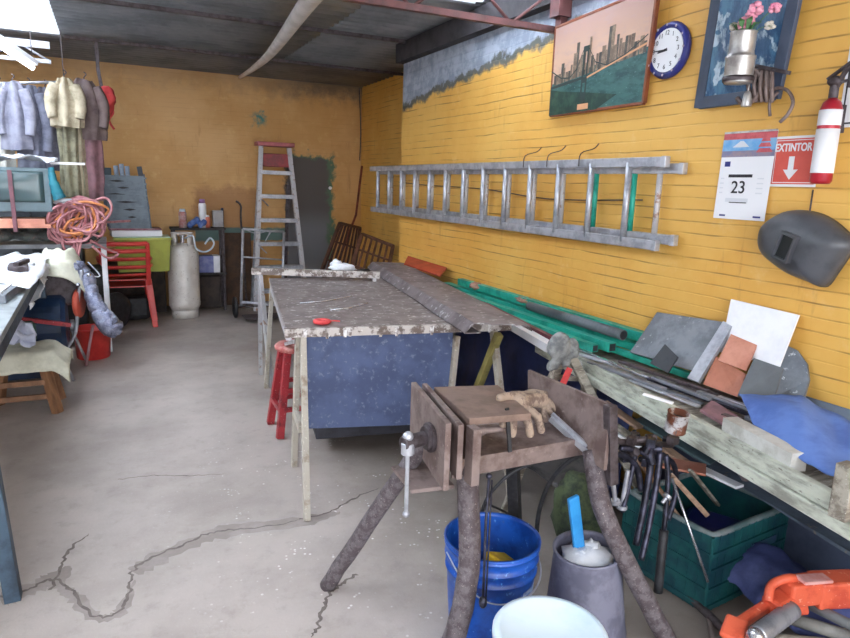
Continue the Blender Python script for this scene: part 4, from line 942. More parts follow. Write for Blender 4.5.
# easel like A frame with a rag, between table and bench
ea = at(566, 346, Y=2.5); t = thing('wooden_a_frame', 'weathered wooden A frame standing between the stand and the bench', 'trestle', (ea.x, 2.5, 0))
for (px, py, Y, dx) in ((603, 418, 2.3, 0), (549, 392, 2.5, 0)):
    q = at(px, py, Y=Y); d_ = q-ea; e = ea + d_*(ea.z/(ea.z-q.z)) ; m = MB(); m.beam(ea, V((e.x, e.y, 0)), .045, .02, (0, 1, 0)); m.build('leg', M_woodgrey, t, .002)
for dy in (.45,):
    m = MB(); m.beam(ea, V((ea.x+.02, ea.y+dy, 0)), .04, .02); m.build('leg', M_woodgrey, t)
m = MB(); m.beam(ea+V((-.07, 0, -.15)), ea+V((.09, -.03, -.17)), .03, .02); m.build('cross_tie', M_woodgrey, t)
q = at(566, 384, Y=2.43); m = MB(); m.beam(at(570, 368, Y=2.42), at(560, 390, Y=2.42), .035, .01, (0, 1, 0)); tag(m.build('coral_strip', M_redstrap, None, .003), 'coral red strip fastened low on the wooden A frame', 'strip')
m = MB()
for (px, py, r_) in ((553, 348, .035), (560, 345, .05), (572, 350, .04), (578, 365, .025), (581, 378, .02), (556, 362, .03), (550, 366, .022), (566, 360, .03)): m.ball(at(px, py, Y=2.46), r_, (.9, .9, 1.4), .5, 3, 2)
o = m.build('grey_rag', M_rag); remesh(o, .009, 2); tag(o, 'grimy grey rag draped over the tip of the wooden A frame', 'rag')

# green crate with offcuts
CR = V((2.205, 1.77, .01)); ca = math.radians(6); cx_, cy_ = V((math.cos(ca), math.sin(ca), 0)), V((-math.sin(ca), math.cos(ca), 0)); CW, CD, CH = .50, .42, .32
def cp(u, v, z): return CR + cx_*u*CW/2 + cy_*v*CD/2 + V((0, 0, z))
cr = thing('green_crate', 'dark green plastic crate full of wood offcuts under the bench', 'crate', CR)
m = MB(); m.slab([cp(-1, -1, 0), cp(1, -1, 0), cp(1, 1, 0), cp(-1, 1, 0)], (0, 0, .008))
for (a, b) in (((-1, -1), (1, -1)), ((1, -1), (1, 1)), ((1, 1), (-1, 1)), ((-1, 1), (-1, -1))):
    A0, B0 = cp(a[0], a[1], 0), cp(b[0], b[1], 0); d_ = (B0-A0); nrm = V((d_.y, -d_.x, 0)).normalized(); L = d_.length
    m.slab([A0, B0, B0+V((0, 0, CH)), A0+V((0, 0, CH))], tuple(-nrm*.004))
    n = int(L/.045)
    for i in range(n+1):
        p = A0+d_*(i/n); m.beam(p+nrm*.001, p+nrm*.001+V((0, 0, CH)), .005 if i not in (0, n) else .014, .004, (nrm.x, nrm.y, 0))
    for zz, hh in ((.02, .02), (.10, .01), (.18, .01), (.245, .016)): m.beam(A0+nrm*.003+V((0, 0, zz)), B0+nrm*.003+V((0, 0, zz)), .012, hh)
m.build('crate_body', M_crate, cr)
m = MB(); m.tube([cp(a*.95, b*.95, CH) + V((0, 0, 0)) for a, b in ((-1, -.86), (-.86, -1), (0, -1), (.86, -1), (1, -.86), (1, 0), (1, .86), (.86, 1), (0, 1), (-.86, 1), (-1, .86), (-1, 0))], .013, 8, closed=True, n=3); m.build('rim', mat('worn_crate_rim', (120, 128, 130), (80, 104, 106), 12, .6), cr)
m = MB(); m.slab([cp(.05, -1.025, .13), cp(.72, -1.025, .13), cp(.72, -1.025, .22), cp(.05, -1.025, .22)], tuple(cy_*.004)); m.build('side_panel', mat('crate_panel', (34, 84, 96), (54, 66, 104), 12, .6), cr)
def crate_bar(label, a, b, w, h, mt, nm='wood_offcut'): m = MB(); m.beam(a, b, w, h); tag(m.build(nm, mt, None, .002), label, 'offcut')
crate_bar('broad tan wood offcut with a squared end slanting into the green crate', at(672, 476, Z=.50), at(706, 514, Z=.34), .04, .02, M_plank)
crate_bar('long thin weathered stick leaning into the far side of the green crate', at(690, 470, Z=.50), at(718, 505, Z=.26), .02, .012, M_woodgrey)
crate_bar('thin brown stick leaning into the left of the green crate', at(640, 460, Z=.52), at(688, 530, Z=.22), .014, .014, M_wood)
crate_bar('thin pale stick leaning beside the clamp bundle into the crate', at(622, 440, Z=.56), at(682, 520, Z=.30), .012, .01, M_plank)
crate_bar('white flat strip laid over the far rim of the green crate', at(700, 468, Z=.42), at(740, 487, Z=.42), .05, .012, M_white, 'white_strip')
crate_bar('rust coloured board resting above the far left of the green crate', at(662, 462, Z=.44), at(706, 470, Z=.44), .12, .01, M_copper, 'rusty_board')
crate_bar('rough dark stick standing up behind the far corner of the crate', at(728, 456, Z=.50), at(752, 490, Z=.36), .025, .02, M_iron, 'iron_offcut')
m = MB(); m.box(cp(.1, -.1, .16), (.26, .26, .09), .4); m.box(cp(.1, -.1, .19), (.2, .2, .07), .5); tag(m.build('navy_case', mat('navy_case', (24, 28, 84), (18, 20, 60), 7, .35), None, .01), 'navy blue plastic case inside the green crate', 'case')
m = MB(); m.ball(cp(-.45, -.6, .22), .05, (1, 1.3, .6), .4); m.ball(cp(-.2, -.75, .2), .04, (1, 1, .6), .4); tag(m.build('plaster_lump', mat('pale_lump', (150, 148, 160), (120, 118, 130), 9, .8)), 'pale lump lying in the near left of the green crate', 'lump')
m = MB(); m.ball(cp(-.75, -.3, .27), .028, (1, 1.8, .7), .3); tag(m.build('brick_piece', mat('brick_piece', (150, 90, 66), (120, 70, 52), 9, .8)), 'small brick red piece lying at the left rim of the crate', 'piece')
# green netting sack behind the clamps
m = MB(); m.ball(V((1.83, 2.12, .18)), .13, (.9, 1, 1.4), .3, 4); tag(m.build('green_sack', M_greenplant), 'mottled green sack slumped behind the hanging clamps', 'sack')
# planks sloping from the stand to the crate
random.seed(33)
for i, (a, b, za, zb, w, mt, lb) in enumerate((
    ((600, 415), (668, 462), .62, .44, .07, M_woodgrey, 'grey plank sloping down from behind the back plate'),
    ((640, 418), (715, 462), .50, .40, .12, mat('teal_grey_board', (84, 106, 112), (66, 84, 92), 6), 'broad teal grey board lying below the bench rail'),
    ((612, 432), (652, 452), .55, .5, .03, M_white, 'short white stick lying on the sloping planks'),
    ((604, 402), (640, 428), .56, .5, .05, M_plank, 'short tan plank end below the bench rail'),
    ((648, 436), (690, 466), .47, .43, .05, M_plank, 'tan splintered plank above the rust coloured board'))):
    m = MB(); m.beam(at(*a, Z=za), at(*b, Z=zb), w, .014); tag(m.build('plank', mt, None, .002), lb, 'plank')
# pile beneath that carries them
m = MB(); m.grid(lambda u, v: V((1.85+.58*u, 2.3+.6*v, .20+.12*u + .04*nz(u*5, v*5, 8))), 14, 14, .02)
tag(m.build('scrap_heap', M_concrete_d), 'dark heap of scrap filling the space between the stand and the bench', 'scrap')

# bent bar and debris on the ground before the crate
hose('twisted_bar', 'thick twisted iron bar lying on the floor left of the crate', 'bar', [at(640, 560, Z=.02), at(662, 578, Z=.03), at(690, 598, Z=.03), at(716, 622, Z=.03), at(748, 655, Z=.03)], .016, M_iron)
hose('twisted_bar', 'thinner bent bar lying beside the thick twisted bar', 'bar', [at(668, 566, Z=.015), at(690, 590, Z=.02), at(706, 606, Z=.02), at(712, 640, Z=.02)], .009, M_rust)
# orange power tool at the near right corner
oz = .26
og = thing('orange_power_tool', 'orange power tool with a steel coil lying at the lower right corner', 'power tool', at(790, 610, Z=.15))
m = MB()
m.beam(at(858, 588, Z=oz+.02), at(812, 590, Z=oz+.02), .09, .10); m.beam(at(815, 588, Z=oz+.03), at(784, 592, Z=oz+.03), .075, .085); m.beam(at(790, 598, Z=oz), at(770, 608, Z=oz), .07, .06); m.beam(at(775, 600, Z=oz), at(736, 626, Z=oz-.02), .03, .04); m.beam(at(738, 618, Z=oz), at(730, 640, Z=oz-.03), .07, .02)
m.beam(at(796, 590, Z=oz+.03), at(800, 612, Z=oz-.05), .05, .05)
m.build('casing', M_orange, og, .014)
m = MB(); m.beam(at(828, 578, Z=oz+.08), at(800, 580, Z=oz+.085), .05, .012); m.build('top_plate', mat('pinkish_worn_casing', (222, 170, 166), (206, 130, 120), 12, .5), og, .004)
m = MB(); m.tube([at(768, 602, Z=oz+.02), at(772, 585, Z=oz+.06), at(790, 578, Z=oz+.08), at(806, 582, Z=oz+.05)], .015, 10, n=6); m.build('handle', M_orange, og)
c0, c1 = at(757, 636, Z=oz), at(792, 610, Z=oz); d_ = (c1-c0); Mq = d_.to_track_quat('Z', 'Y').to_matrix()
m = MB(); pr = [(0, 0)]
for i in range(26): pr += [(.030 if i % 2 else .026, d_.length*i/25)]
pr.append((0, d_.length)); m.lathe(c0, pr, 24, Mq); m.build('steel_coil', M_steel, og)
m = MB(); m.lathe(c0-d_.normalized()*.03, [(0, 0), (.022, .004), (.028, .014), (.028, .03), (0, .034)], 24, Mq); m.build('end_knob', M_chrome, og)
random.seed(8)
for i, (a, b, r_, z_, mt, lb) in enumerate((((800, 600), (865, 632), .018, .22, M_slate, 'dark grey pipe lying just below the orange tool'), ((790, 618), (860, 640), .022, .16, mat('pale_grey_pipe', (138, 138, 134), (110, 108, 104), 9, .7), 'pale grey pipe lying under the dark grey pipe'), ((820, 592), (870, 610), .012, .24, M_darkmetal, 'thin dark pipe lying right beside the orange casing'), ((768, 640), (850, 648), .025, .12, M_woodgrey, 'thick pale round stick at the bottom right edge'))):
    m = MB(); m.tube([at(*a, Z=z_), at(*b, Z=z_)], r_, 14); tag(m.build('scrap_pipe', mt), lb, 'pipe')
for i in range(6):
    p = V((1.55+.11*i, 1.22-.05*(i % 3), .06)); m = MB(); m.ball(p, random.uniform(.05, .09), (1, 1.2, .8), .5, 1.5, 2); tag(m.build('rubble_stone', random.choice((M_concrete_d, mat('grey_stone', (134, 130, 124), (104, 100, 96), 9, .85)))), 'grey stone under the orange tool, %s' % ('the leftmost', 'second from the left', 'third from the left', 'third from the right', 'second from the right', 'the rightmost')[i], 'stone', 'stones under the orange tool')

# ================================================================== back of the room
# stepladder
sl = thing('stepladder', 'tall pale aluminium stepladder with a red top standing at the back wall', 'ladder', (1.95, 8.3, 0))
tl, tr_ = at(261, 146, Y=8.3), at(289, 148, Y=8.3); bl = V((at(256, 300, Y=8.1).x-.02, 8.05, 0)); br = V((at(303, 275, Y=8.15).x+.03, 8.05, 0))
for a, b in ((tl, bl), (tr_, br)):
    m = MB(); m.beam(a, b, .055, .03, (0, 1, 0)); m.build('front_rail', M_alu_paint, sl, .003)
for a, b, dx in ((tl, bl, .05), (tr_, br, .10)):
    m = MB(); m.beam(a+V((0, .06, 0)), V((b.x+dx, 8.55, 0)), .03, .02, (0, 1, 0)); m.build('rear_rail', M_steel, sl)
m = MB(); c_ = (tl+tr_)/2; m.box(c_+V((0, .03, .03)), (.46, .20, .05)); m.build('top_cap', mat('pinkish_red_cap', (176, 96, 100), (150, 80, 84), 9, .5), sl, .008)
m = MB(); m.box(c_+V((.01, .02, -.16)), (.34, .06, .16)); m.build('red_bucket_rest', mat('dusty_red', (168, 74, 76), (130, 70, 72), 8, .6, 0, .1, (.4, .6)), sl, .01)
for i in range(6):
    f_ = .155 + i*.145; a, b = tl.lerp(bl, f_), tr_.lerp(br, f_)
    m = MB(); m.beam(a+V((0, .02, 0)), b+V((0, .02, 0)), .10, .05); m.build('step', M_steel, sl, .003)
    if i in (1, 3):
        m = MB(); m.beam(a+V((.02, .03, -.02)), a+V((.12, .05, -.12)), .02, .01); m.build('brace', M_steel, sl)
m = MB(); m.beam(at(288, 185, Y=8.35), at(285, 290, Y=8.35), .04, .02, (0, 1, 0)); m.build('centre_brace', M_iron, sl)
# hand truck
ht = thing('hand_truck', 'old grey steel hand truck with wired top standing before the stepladder', 'hand truck', (1.5, 7.65, 0))
h0, h1 = at(243, 229, Y=7.7), at(284, 232, Y=7.7); g0, g1 = at(241, 306, Y=7.62), at(282, 309, Y=7.62)
for a, b in ((h0, g0), (h1, g1)): m = MB(); m.tube([a, b], .016, 10); m.build('side_tube', M_steel, ht)
m = MB(); m.bm.free()
for f_, q_ in ((0, .014), (.36, .010), (.95, .018)): m = MB(); m.tube([h0.lerp(g0, f_), h1.lerp(g1, f_)], q_, 8); m.build('cross_tube', M_steel, ht)
m = MB(); m.tube([h0+V((.03, 0, -.01)), h0+V((.15, -.02, -.05)), h0+V((.3, 0, -.03)), h0+V((.25, .01, -.15)), h0+V((.34, 0, -.02)), h1], .005, 6, n=6); m.build('wire_wrap', M_steel, ht)
m = MB(); m.box(V(((g0.x+g1.x)/2, 7.5, .045)), (.46, .26, .012)); m.build('toe_plate', M_iron, ht)
for p in (g0, g1):
    m = MB(); s__ = -1 if p is g0 else 1; q = V((p.x+s__*.05, 7.72, .125)); m.lathe(q+V((-.025, 0, 0)), [(0, 0), (.05, 0), (.055, .004), (.10, .004), (.124, .012), (.124, .038), (.10, .046), (.055, .046), (0, .05)], 28, V((1, 0, 0)).to_track_quat('Z', 'Y').to_matrix()); m.build('wheel', M_black, ht)
m = MB(); m.tube([(g0.x-.06, 7.72, .125), (g1.x+.06, 7.72, .125)], .010, 8); m.build('axle', M_iron, ht)
hose('bent_rod', 'bent dark iron rod leaning on the back wall left of the stepladder', 'rod', [at(236, 201, Y=8.55), at(241, 206, Y=8.55), at(241, 222, Y=8.5), V((at(241, 222, Y=8.5).x+.03, 8.4, .01))], .013, M_iron, 4)
m = MB(); m.beam(at(222, 208, Y=8.6), V((at(224, 300, Y=8.5).x, 8.45, 0)), .03, .03); tag(m.build('dark_stick', M_darkmetal), 'thin dark stick leaning on the back wall right of the gas cylinder', 'stick')
# leaning brown iron grilles in the far right corner
def grille(label, P0, P1, P2, P3, n, mt):
    t = thing('iron_grille', label, 'grille', P3)
    for a, b in ((P0, P1), (P1, P2), (P2, P3), (P3, P0)): m = MB(); m.beam(a, b, .04, .03); m.build('frame_bar', mt, t)
    for i in range(1, n): m = MB(); m.beam(P0.lerp(P1, i/n), P3.lerp(P2, i/n), .022, .022); m.build('bar', mt, t)
    for f_ in (.35, .7): m = MB(); m.beam(P0.lerp(P3, f_), P1.lerp(P2, f_), .02, .02); m.build('cross_bar', mt, t)
grille('dark brown barred iron grille leaning in the corner, left one of two', at(340, 223, X=2.5), at(360, 228, X=2.95), at(352, 290, X=2.6), at(320, 275, X=2.2), 7, M_brownbar)
grille('lighter brown barred iron grille leaning in the corner, right one of two', at(362, 234, X=2.75), at(393, 246, X=2.95), at(384, 290, X=2.6), at(348, 280, X=2.35), 6, mat('red_brown_bars', (126, 84, 66), (96, 64, 54), 12))
hose('brown_pole', 'long thin red brown pole leaning in the far right corner', 'pole', [at(362, 166, X=3.05), at(356, 215, X=2.95), at(338, 262, X=2.6)], .016, mat('red_brown_pole', (130, 62, 44), (100, 46, 36), 12), 1)
m = MB(); m.box((2.62, 6.85, .3), (.8, .7, .56), .1); tag(m.build('scrap_box', M_concrete_d, None, .01), 'dark scrap box on the floor under the leaning grilles', 'box')
m = MB()
for i in range(7): m.ball(V((2.3+.11*i, 6.5+.05*(i % 3), .65)), .09, (1, 1, .6), .5, 3, 2)
o = m.build('dark_sacking', M_concrete_d); remesh(o, .02, 3); tag(o, 'dark sacking heaped against the wall beyond the far end of the table', 'sacking')
hose('ceiling_cord', 'thin dark cord hanging down the far corner from the roof', 'cord', [(3.08, 8.62, 2.84), (3.10, 8.60, 2.3), (3.09, 8.6, 1.9)], .008, M_iron)
m = MB(); q = at(330, 188, Y=BY-.01); m.cyl(q, q+V((0, -.02, 0)), .022); tag(m.build('light_switch', M_white), 'small round white switch on the back wall right of the dark patch', 'switch')

# gas cylinder
gp = V((.715, 7.95, 0)); gs = thing('gas_cylinder', 'off-white gas cylinder standing on the floor by the back wall', 'gas cylinder', gp)
m = MB(); R_ = .172
m.lathe(gp, [(0, .07), (.10, .07), (.15, .09), (R_, .14), (R_+.003, .18), (R_, .19), (R_, .74), (R_-.02, .80), (.12, .845), (.05, .86), (0, .865)], 36); m.build('tank', M_gas, gs)
m = MB(); m.lathe(gp, [(.135, 0), (.15, 0), (.15, .10), (.14, .10), (.135, 0)], 32); m.build('foot_ring', M_gas, gs)
m = MB()
for a0 in (0, PI):
    m.grid(lambda u, v, a0=a0: gp+V((.115*math.cos(a0-1.2+2.1*u), .115*math.sin(a0-1.2+2.1*u), .82+.16*v)), 14, 2, .006)
m.lathe(gp+V((0, 0, .97)), [(.11, 0), (.125, 0), (.125, .012), (.11, .012), (.11, 0)], 32); m.build('collar', M_gas, gs)
m = MB(); m.cyl(gp+V((0, 0, .86)), gp+V((0, 0, .94)), .022); m.cyl(gp+V((0, 0, .94)), gp+V((0, 0, .955)), .04); m.build('valve', M_chrome, gs)
hose('gas_hose', 'pale looped hose hanging from the regulator beside the gas cylinder', 'hose', [gp+V((.03, -.04, .92)), A(193, 236, 7.7), A(196, 248, 7.7), A(204, 252, 7.72), A(211, 249, 7.75), A(214, 243, 7.8), A(210, 238, 7.8), A(205, 244, 7.75)], .010, M_whiteplastic)
# narrow stand with spray cans behind the cylinder
sd = thing('narrow_stand', 'dark narrow stand behind the gas cylinder carrying cans and a carton', 'stand', (.98, 8.3, 0))
for z_ in (.46, 1.0):
    m = MB(); m.box((.93, 8.35, z_), (.62, .30, .025)); m.build('shelf', M_concrete_d, sd)
for dx, dy in ((-.28, -.12), (.28, -.12), (-.28, .12), (.28, .12)):
    m = MB(); m.beam((.93+dx, 8.35+dy, 0), (.93+dx, 8.35+dy, 1.0), .03, .03); m.build('leg', M_iron, sd)
M_pinkcan = mat('pink_can_label', (190, 130, 126), (206, 190, 190), 16, .4); M_bluecan = mat('blue_can', (70, 100, 170), (110, 134, 190), 16, .4)
def can(label, px, h, r, mt, cap):
    c = at(px, 228, Y=8.27); c.z = 1.014; t = thing('spray_can', label, 'spray can', c)
    m = MB(); m.lathe(c, [(0, 0), (r, 0), (r, h*.8), (r*.8, h*.86), (0, h*.86)], 20); cb_ = m.build('can_body', mt, t)
    m = MB(); m.lathe(c+V((0, 0, h*.86)), [(0, 0), (r*.8, 0), (r*.7, h*.14), (0, h*.14)], 20); m.build('cap', cap, cb_)
can('pinkish spray can on the stand, left of the blue tools', 183, .22, .045, M_pinkcan, M_whiteplastic)
can('tallest spray can on the stand, white with a violet cap', 203, .34, .045, M_white, mat('violet_cap', (140, 100, 150), None, 9, .5))
can('short coral spray can hanging lowest at the front of the stand', 207, .15, .04, mat('coral_can', (206, 120, 100), (190, 100, 84), 12, .4), M_white)
m = MB()
for i in range(5): q = at(190+i*3.5, 222+(i % 2)*4, Y=8.22); q.z = 1.05+.03*(i % 3); m.ball(q, .035, (1, 1, 1.2), .3, 2, 2)
o = m.build('blue_regulator', M_bluecan); remesh(o, .01, 1); tag(o, 'blue plastic regulator body between the two taller spray cans', 'regulator')
m = MB(); q = at(218, 227, Y=8.3); m.box((q.x, 8.3, 1.12), (.12, .10, .20)); tag(m.build('grey_box', mat('beige_grey_box', (160, 156, 156), (140, 136, 136), 9), None, .006), 'small beige grey box at the right end of the stand', 'box')
m = MB(); m.box((1.03, 8.3, .575), (.26, .16, .20)); m.mi = 1; m.box((1.125, 8.3, .575), (.075, .165, .204)); m.mi = 0
tag(m.build('blue_carton', [mat('blue_violet_carton', (110, 118, 176), (140, 146, 190), 14, .6), M_white]), 'blue and white carton on the lower shelf behind the gas cylinder', 'carton')

# two stacked red plastic armchairs, the lime box on their seat
def armchair(label, z0, c=V((.10, 7.75, 0))):
    c = c + V((0, 0, z0)); t = thing('plastic_armchair', label, 'chair', c, 'stacked red plastic chairs')
    def seat(u, v): return c + V((-.22+.44*u, -.2+.42*v, .43 - .025*math.sin(PI*u)*math.sin(PI*v)))
    m = MB(); m.grid(seat, 10, 8, .012); m.build('seat', M_red, t)
    for sx, sy, lx, ly in ((-1, -1, .26, .27), (1, -1, .26, .27), (-1, 1, .25, .25), (1, 1, .25, .25)):
        a, b = c+V((sx*.215, sy*.2, .44)), c+V((sx*lx, sy*ly, 0))
        s_ = V((sx*.034, 0, 0)); w = V((0, sy*.03, 0))
        m = MB(); m.slab([a-s_-w, a+s_-w, b+s_*.8-w*.7, b-s_*.8-w*.7], tuple(w*1.8)); m.build('leg', M_red, t, .006)
    # back towards the camera: curved top rail, mid rails and uprights
    def back(v, off=0): return [c+V((x_, -.20-.04*math.cos(x_*6)-.10*v, .43+.40*v)) for x_ in (-.22, -.12, 0, .12, .22)]
    for v, r_ in ((1, .024), (.8, .014), (.58, .014), (.36, .014)):
        m = MB(); m.tube(back(v), r_, 8, n=6); m.build('back_rail', M_red, t)
    for sx in (-1, 1):
        m = MB(); m.beam(c+V((sx*.22, -.21, .40)), c+V((sx*.22, -.32, .84)), .045, .025, (0, 1, 0)); m.build('back_upright', M_red, t, .006)
        m = MB(); m.tube([c+V((sx*.23, -.27, .66)), c+V((sx*.26, -.05, .65)), c+V((sx*.26, .15, .63)), c+V((sx*.24, .2, .45))], .018, 8, n=6); m.build('armrest', M_red, t)
    return t
armchair('red plastic armchair standing on the floor, lower of the stacked pair', 0)
armchair('red plastic armchair nested on the lower one, under the lime box', .075)
bx = V((.29, 7.86, .575)); lb = thing('lime_box', 'lime green plastic storage box sitting on the red chairs', 'box', bx)
m = MB()
for (a, b, c_, d_) in ((-1, -1, 1, -1), (1, -1, 1, 1), (1, 1, -1, 1), (-1, 1, -1, -1)):
    w0, w1, dd0, dd1, hh = .255, .28, .17, .19, .36
    A0, B0 = bx+V((a*w0, b*dd0, 0)), bx+V((c_*w0, d_*dd0, 0)); A1, B1 = bx+V((a*w1, b*dd1, hh)), bx+V((c_*w1, d_*dd1, hh)); n_ = (B0-A0).cross(V((0, 0, 1))).normalized()
    m.slab([A0, B0, B1, A1], tuple(-n_*.006))
m.slab([bx+V((-.255, -.17, 0)), bx+V((.255, -.17, 0)), bx+V((.255, .17, 0)), bx+V((-.255, .17, 0))], (0, 0, .006)); lbb = m.build('box_body', M_lime, lb)
m = MB(); m.tube([bx+V((x_, y_, .36)) for x_, y_ in ((-.29, -.2), (.29, -.2), (.29, .2), (-.29, .2))], .012, 8, closed=True); m.build('rim', mat('pale_lime', (186, 192, 100), (170, 176, 84), 9, .4), lbb)
m = MB(); m.box(bx+V((0, 0, .372)), (.56, .38, .01)); m.build('lid', mat('pale_green_lid', (178, 206, 180), (160, 190, 164), 6, .4), lb, .003)
zt = bx.z+.378
m = MB(); m.box((.23, 7.84, zt+.035), (.50, .28, .06), .08); m.mi = 1; m.box((.23, 7.83, zt+.035), (.49, .27, .045), .08)
tag(m.build('white_book', [M_white, M_paper]), 'thick white book lying on the lid of the lime box', 'book')
m = MB(); m.box((.22, 7.86, zt+.078), (.52, .24, .018), .06); tag(m.build('maroon_folder', mat('maroon_folder', (134, 70, 84), (160, 120, 126), 9, .5)), 'thin maroon folder on top of the white book', 'folder')
# grey blue crate standing on end with rolls
gz = zt+.088; gx = V((.15, 7.88, gz)); gcx = thing('grey_crate', 'grey blue slotted plastic crate standing on end on the lime box', 'crate', gx)
m = MB(); m.slab([gx+V((-.17, -.1, 0)), gx+V((.23, -.1, 0)), gx+V((.20, -.04, .56)), gx+V((-.24, -.04, .56))], (0, .02, 0))
for i in range(9):
    z_ = .04+i*.062; m.beam(gx+V((-.18, -.105+.06*z_/.56, z_)), gx+V((.215, -.105+.06*z_/.56, z_)), .012, .016)
m.build('slotted_face', M_greybin, gcx)
for i, (x_, z_, w_) in enumerate(((-.1, .36, .2), (-.02, .43, .12), (.0, .28, .22), (.03, .20, .13), (.05, .12, .10), (-.08, .5, .16))):
    m = MB(); m.slab([gx+V((x_-w_/2, -.112+.06*z_/.56, z_)), gx+V((x_, -.112+.06*z_/.56, z_-.012)), gx+V((x_+w_/2, -.112+.06*z_/.56, z_)), gx+V((x_, -.112+.06*z_/.56, z_+.012))], (0, .004, 0)); m.build('slot', M_black, gcx)  # black lozenges laid on the face for the shade inside its slots
m = MB()
for sx in (-.2, .215): m.slab([gx+V((sx+(.02 if sx < 0 else .012), -.1, 0)), gx+V((sx+(.02 if sx < 0 else .012), .12, 0)), gx+V((sx-.03, .15, .58)), gx+V((sx-.03, -.04, .58))], (.015, 0, 0))
m.slab([gx+V((-.2, .12, 0)), gx+V((.23, .12, 0)), gx+V((.2, .14, .5)), gx+V((-.24, .14, .5))], (0, .015, 0)); m.build('crate_side', mat('dark_grey_blue', (88, 98, 110), (76, 86, 98), 8), gcx)
for i in range(3):
    m = MB(); m.tube([gx+V((-.06+i*.055, .03, .2)), gx+V((-.08+i*.055, .04, .66+.02*(i % 2)))], .024, 12); tag(m.build('paper_roll', mat('pale_blue_roll', (170, 184, 200), (140, 154, 174), 9, .6)), 'pale roll standing in the grey crate, %s of three' % ('leftmost', 'middle', 'rightmost')[i], 'roll', 'rolls standing in the grey crate')
m = MB(); m.box(gx+V((-.20, .04, .57)), (.14, .10, .13), .1); tag(m.build('dark_box', mat('dark_teal_box', (58, 74, 84), (44, 58, 66), 9), None, .004), 'small dark teal box at the top left of the grey crate', 'box')
m = MB(); m.beam(gx+V((.21, .0, .2)), gx+V((.15, .0, .66)), .05, .03, (0, 1, 0)); tag(m.build('dark_plank', mat('charcoal_slat', (70, 74, 82), None, 9)), 'dark slat standing at the right side of the grey crate', 'slat')

# ================================================================== left side
# grey work bench in front, only its edge and near leg in view
lb_ = thing('left_bench', 'dark steel work bench at the left edge with its near leg in view', 'bench', (-.8, 4.3, 0))
E0, E1 = V((-.455, 2.58, .9)), V((-.52, 6.1, .9))
m = MB(); m.slab([E0, E1, V((-1.5, 6.1, .9)), V((-1.5, 2.58, .9))], (0, 0, -.035)); m.build('bench_top', mat('worn_steel_top', (150, 156, 158), (118, 124, 128), 5, .45, .2), lb_, .003)
M_bl = mat('blue_grey_leg', (66, 86, 104), (44, 56, 70), 8, .5, .2, .12)
for p, q in ((V((-.425, 2.66, 0)), V((-.47, 2.66, .865))), (V((-.52, 5.9, 0)), V((-.54, 5.9, .865))), (V((-1.42, 2.66, 0)), V((-1.42, 2.66, .865))), (V((-1.42, 5.9, 0)), V((-1.42, 5.9, .865)))):
    m = MB(); m.beam(p, q, .055, .055, (0, 1, 0)); m.build('leg', M_bl, lb_, .003)
m = MB(); m.beam(E0+V((-.02, 0, -.065)), E1+V((-.02, 0, -.065)), .04, .06); m.build('apron', M_bl, lb_)
# white polythene and papers on the bench
def crumple(name, label, cat, fn, mt, nu=18, nv=14, amp=.03, sc=5, th=.002):
    sd_ = random.random()*40
    def g(u, v): p = V(fn(u, v)); return p + V((nz(u*sc, v*sc, sd_), nz(u*sc, v*sc, sd_+9), nz(u*sc, v*sc, sd_+20)))*amp
    m = MB(); m.grid(g, nu, nv, th); return tag(m.build(name, mt), label, cat)
random.seed(4)
crumple('polythene_sheet', 'white polythene sheet spread over the far end of the left bench', 'sheet', lambda u, v: V((-.95+.5*u, 4.4+1.6*v, .935+.03*math.sin(PI*u))), M_plasticbag, 20, 24, .035, 6)
crumple('polythene_bag', 'crumpled white polythene bag hanging over the edge of the left bench', 'bag', lambda u, v: V((-.56+.10*math.sin(PI*min(1, v*1.2)) , 5.25+.55*u, .95-.30*v*(1-.5*u))), M_plasticbag, 16, 16, .05, 5)
m = MB(); m.box((-.66, 4.35, .925), (.26, .5, .045), -.06); m.mi = 1; m.box((-.66, 4.35, .952), (.2, .4, .01), -.06); tag(m.build('drawing_tray', [M_greyplate, M_paper]), 'flat grey tray with white papers on the left bench', 'tray')
m = MB(); m.box((-.60, 5.2, .95), (.12, .25, .06), .1); m.beam((-.6, 5.1, .99), (-.56, 5.35, .99), .04, .03); tag(m.build('grey_stapler', M_iron, None, .006), 'small dark grey tool lying on the polythene at the bench edge', 'tool')
# wooden stool with cream cloth
so = V((-.60, 5.02, 0)); ws = thing('wooden_stool', 'low brown wooden stool under the cream cloth beside the left bench', 'stool', so)
m = MB(); m.box(so+V((0, 0, .40)), (.36, .34, .035)); m.build('seat', M_wood, ws, .004)
for sx, sy in ((-1, -1), (1, -1), (1, 1), (-1, 1)):
    m = MB(); m.beam(so+V((sx*.12, sy*.11, .39)), so+V((sx*.19, sy*.16, 0)), .055, .055); m.build('leg', M_wood, ws, .004)
for zz in (.12, .22):
    m = MB(); m.beam(so+V((-.155, -.14, zz)), so+V((.155, -.14, zz)), .02, .035); m.build('stretcher', M_wood, ws)
    m = MB(); m.beam(so+V((.155, -.14, zz+.04)), so+V((.155, .14, zz+.04)), .02, .035); m.build('stretcher', M_wood, ws)
def drape(u, v):
    x, y = -.33+.62*u, -.26+.50*v; ex_ = max(abs(x)-.19, 0); ey = max(abs(y)-.18, 0)
    z = .43 - ex_*.9*(1+.4*nz(u*5, v*5, 3)) - ey*1.3*(1+.4*nz(u*6, v*4, 8)); return so + V((x*(1-.25*(ex_ > 0)*ex_), y, z+.012*nz(u*6, v*6, 1)))
m = MB(); m.grid(drape, 34, 28, .006); tag(m.build('cream_cloth', M_cream), 'cream cloth draped over the low wooden stool at the left', 'cloth')
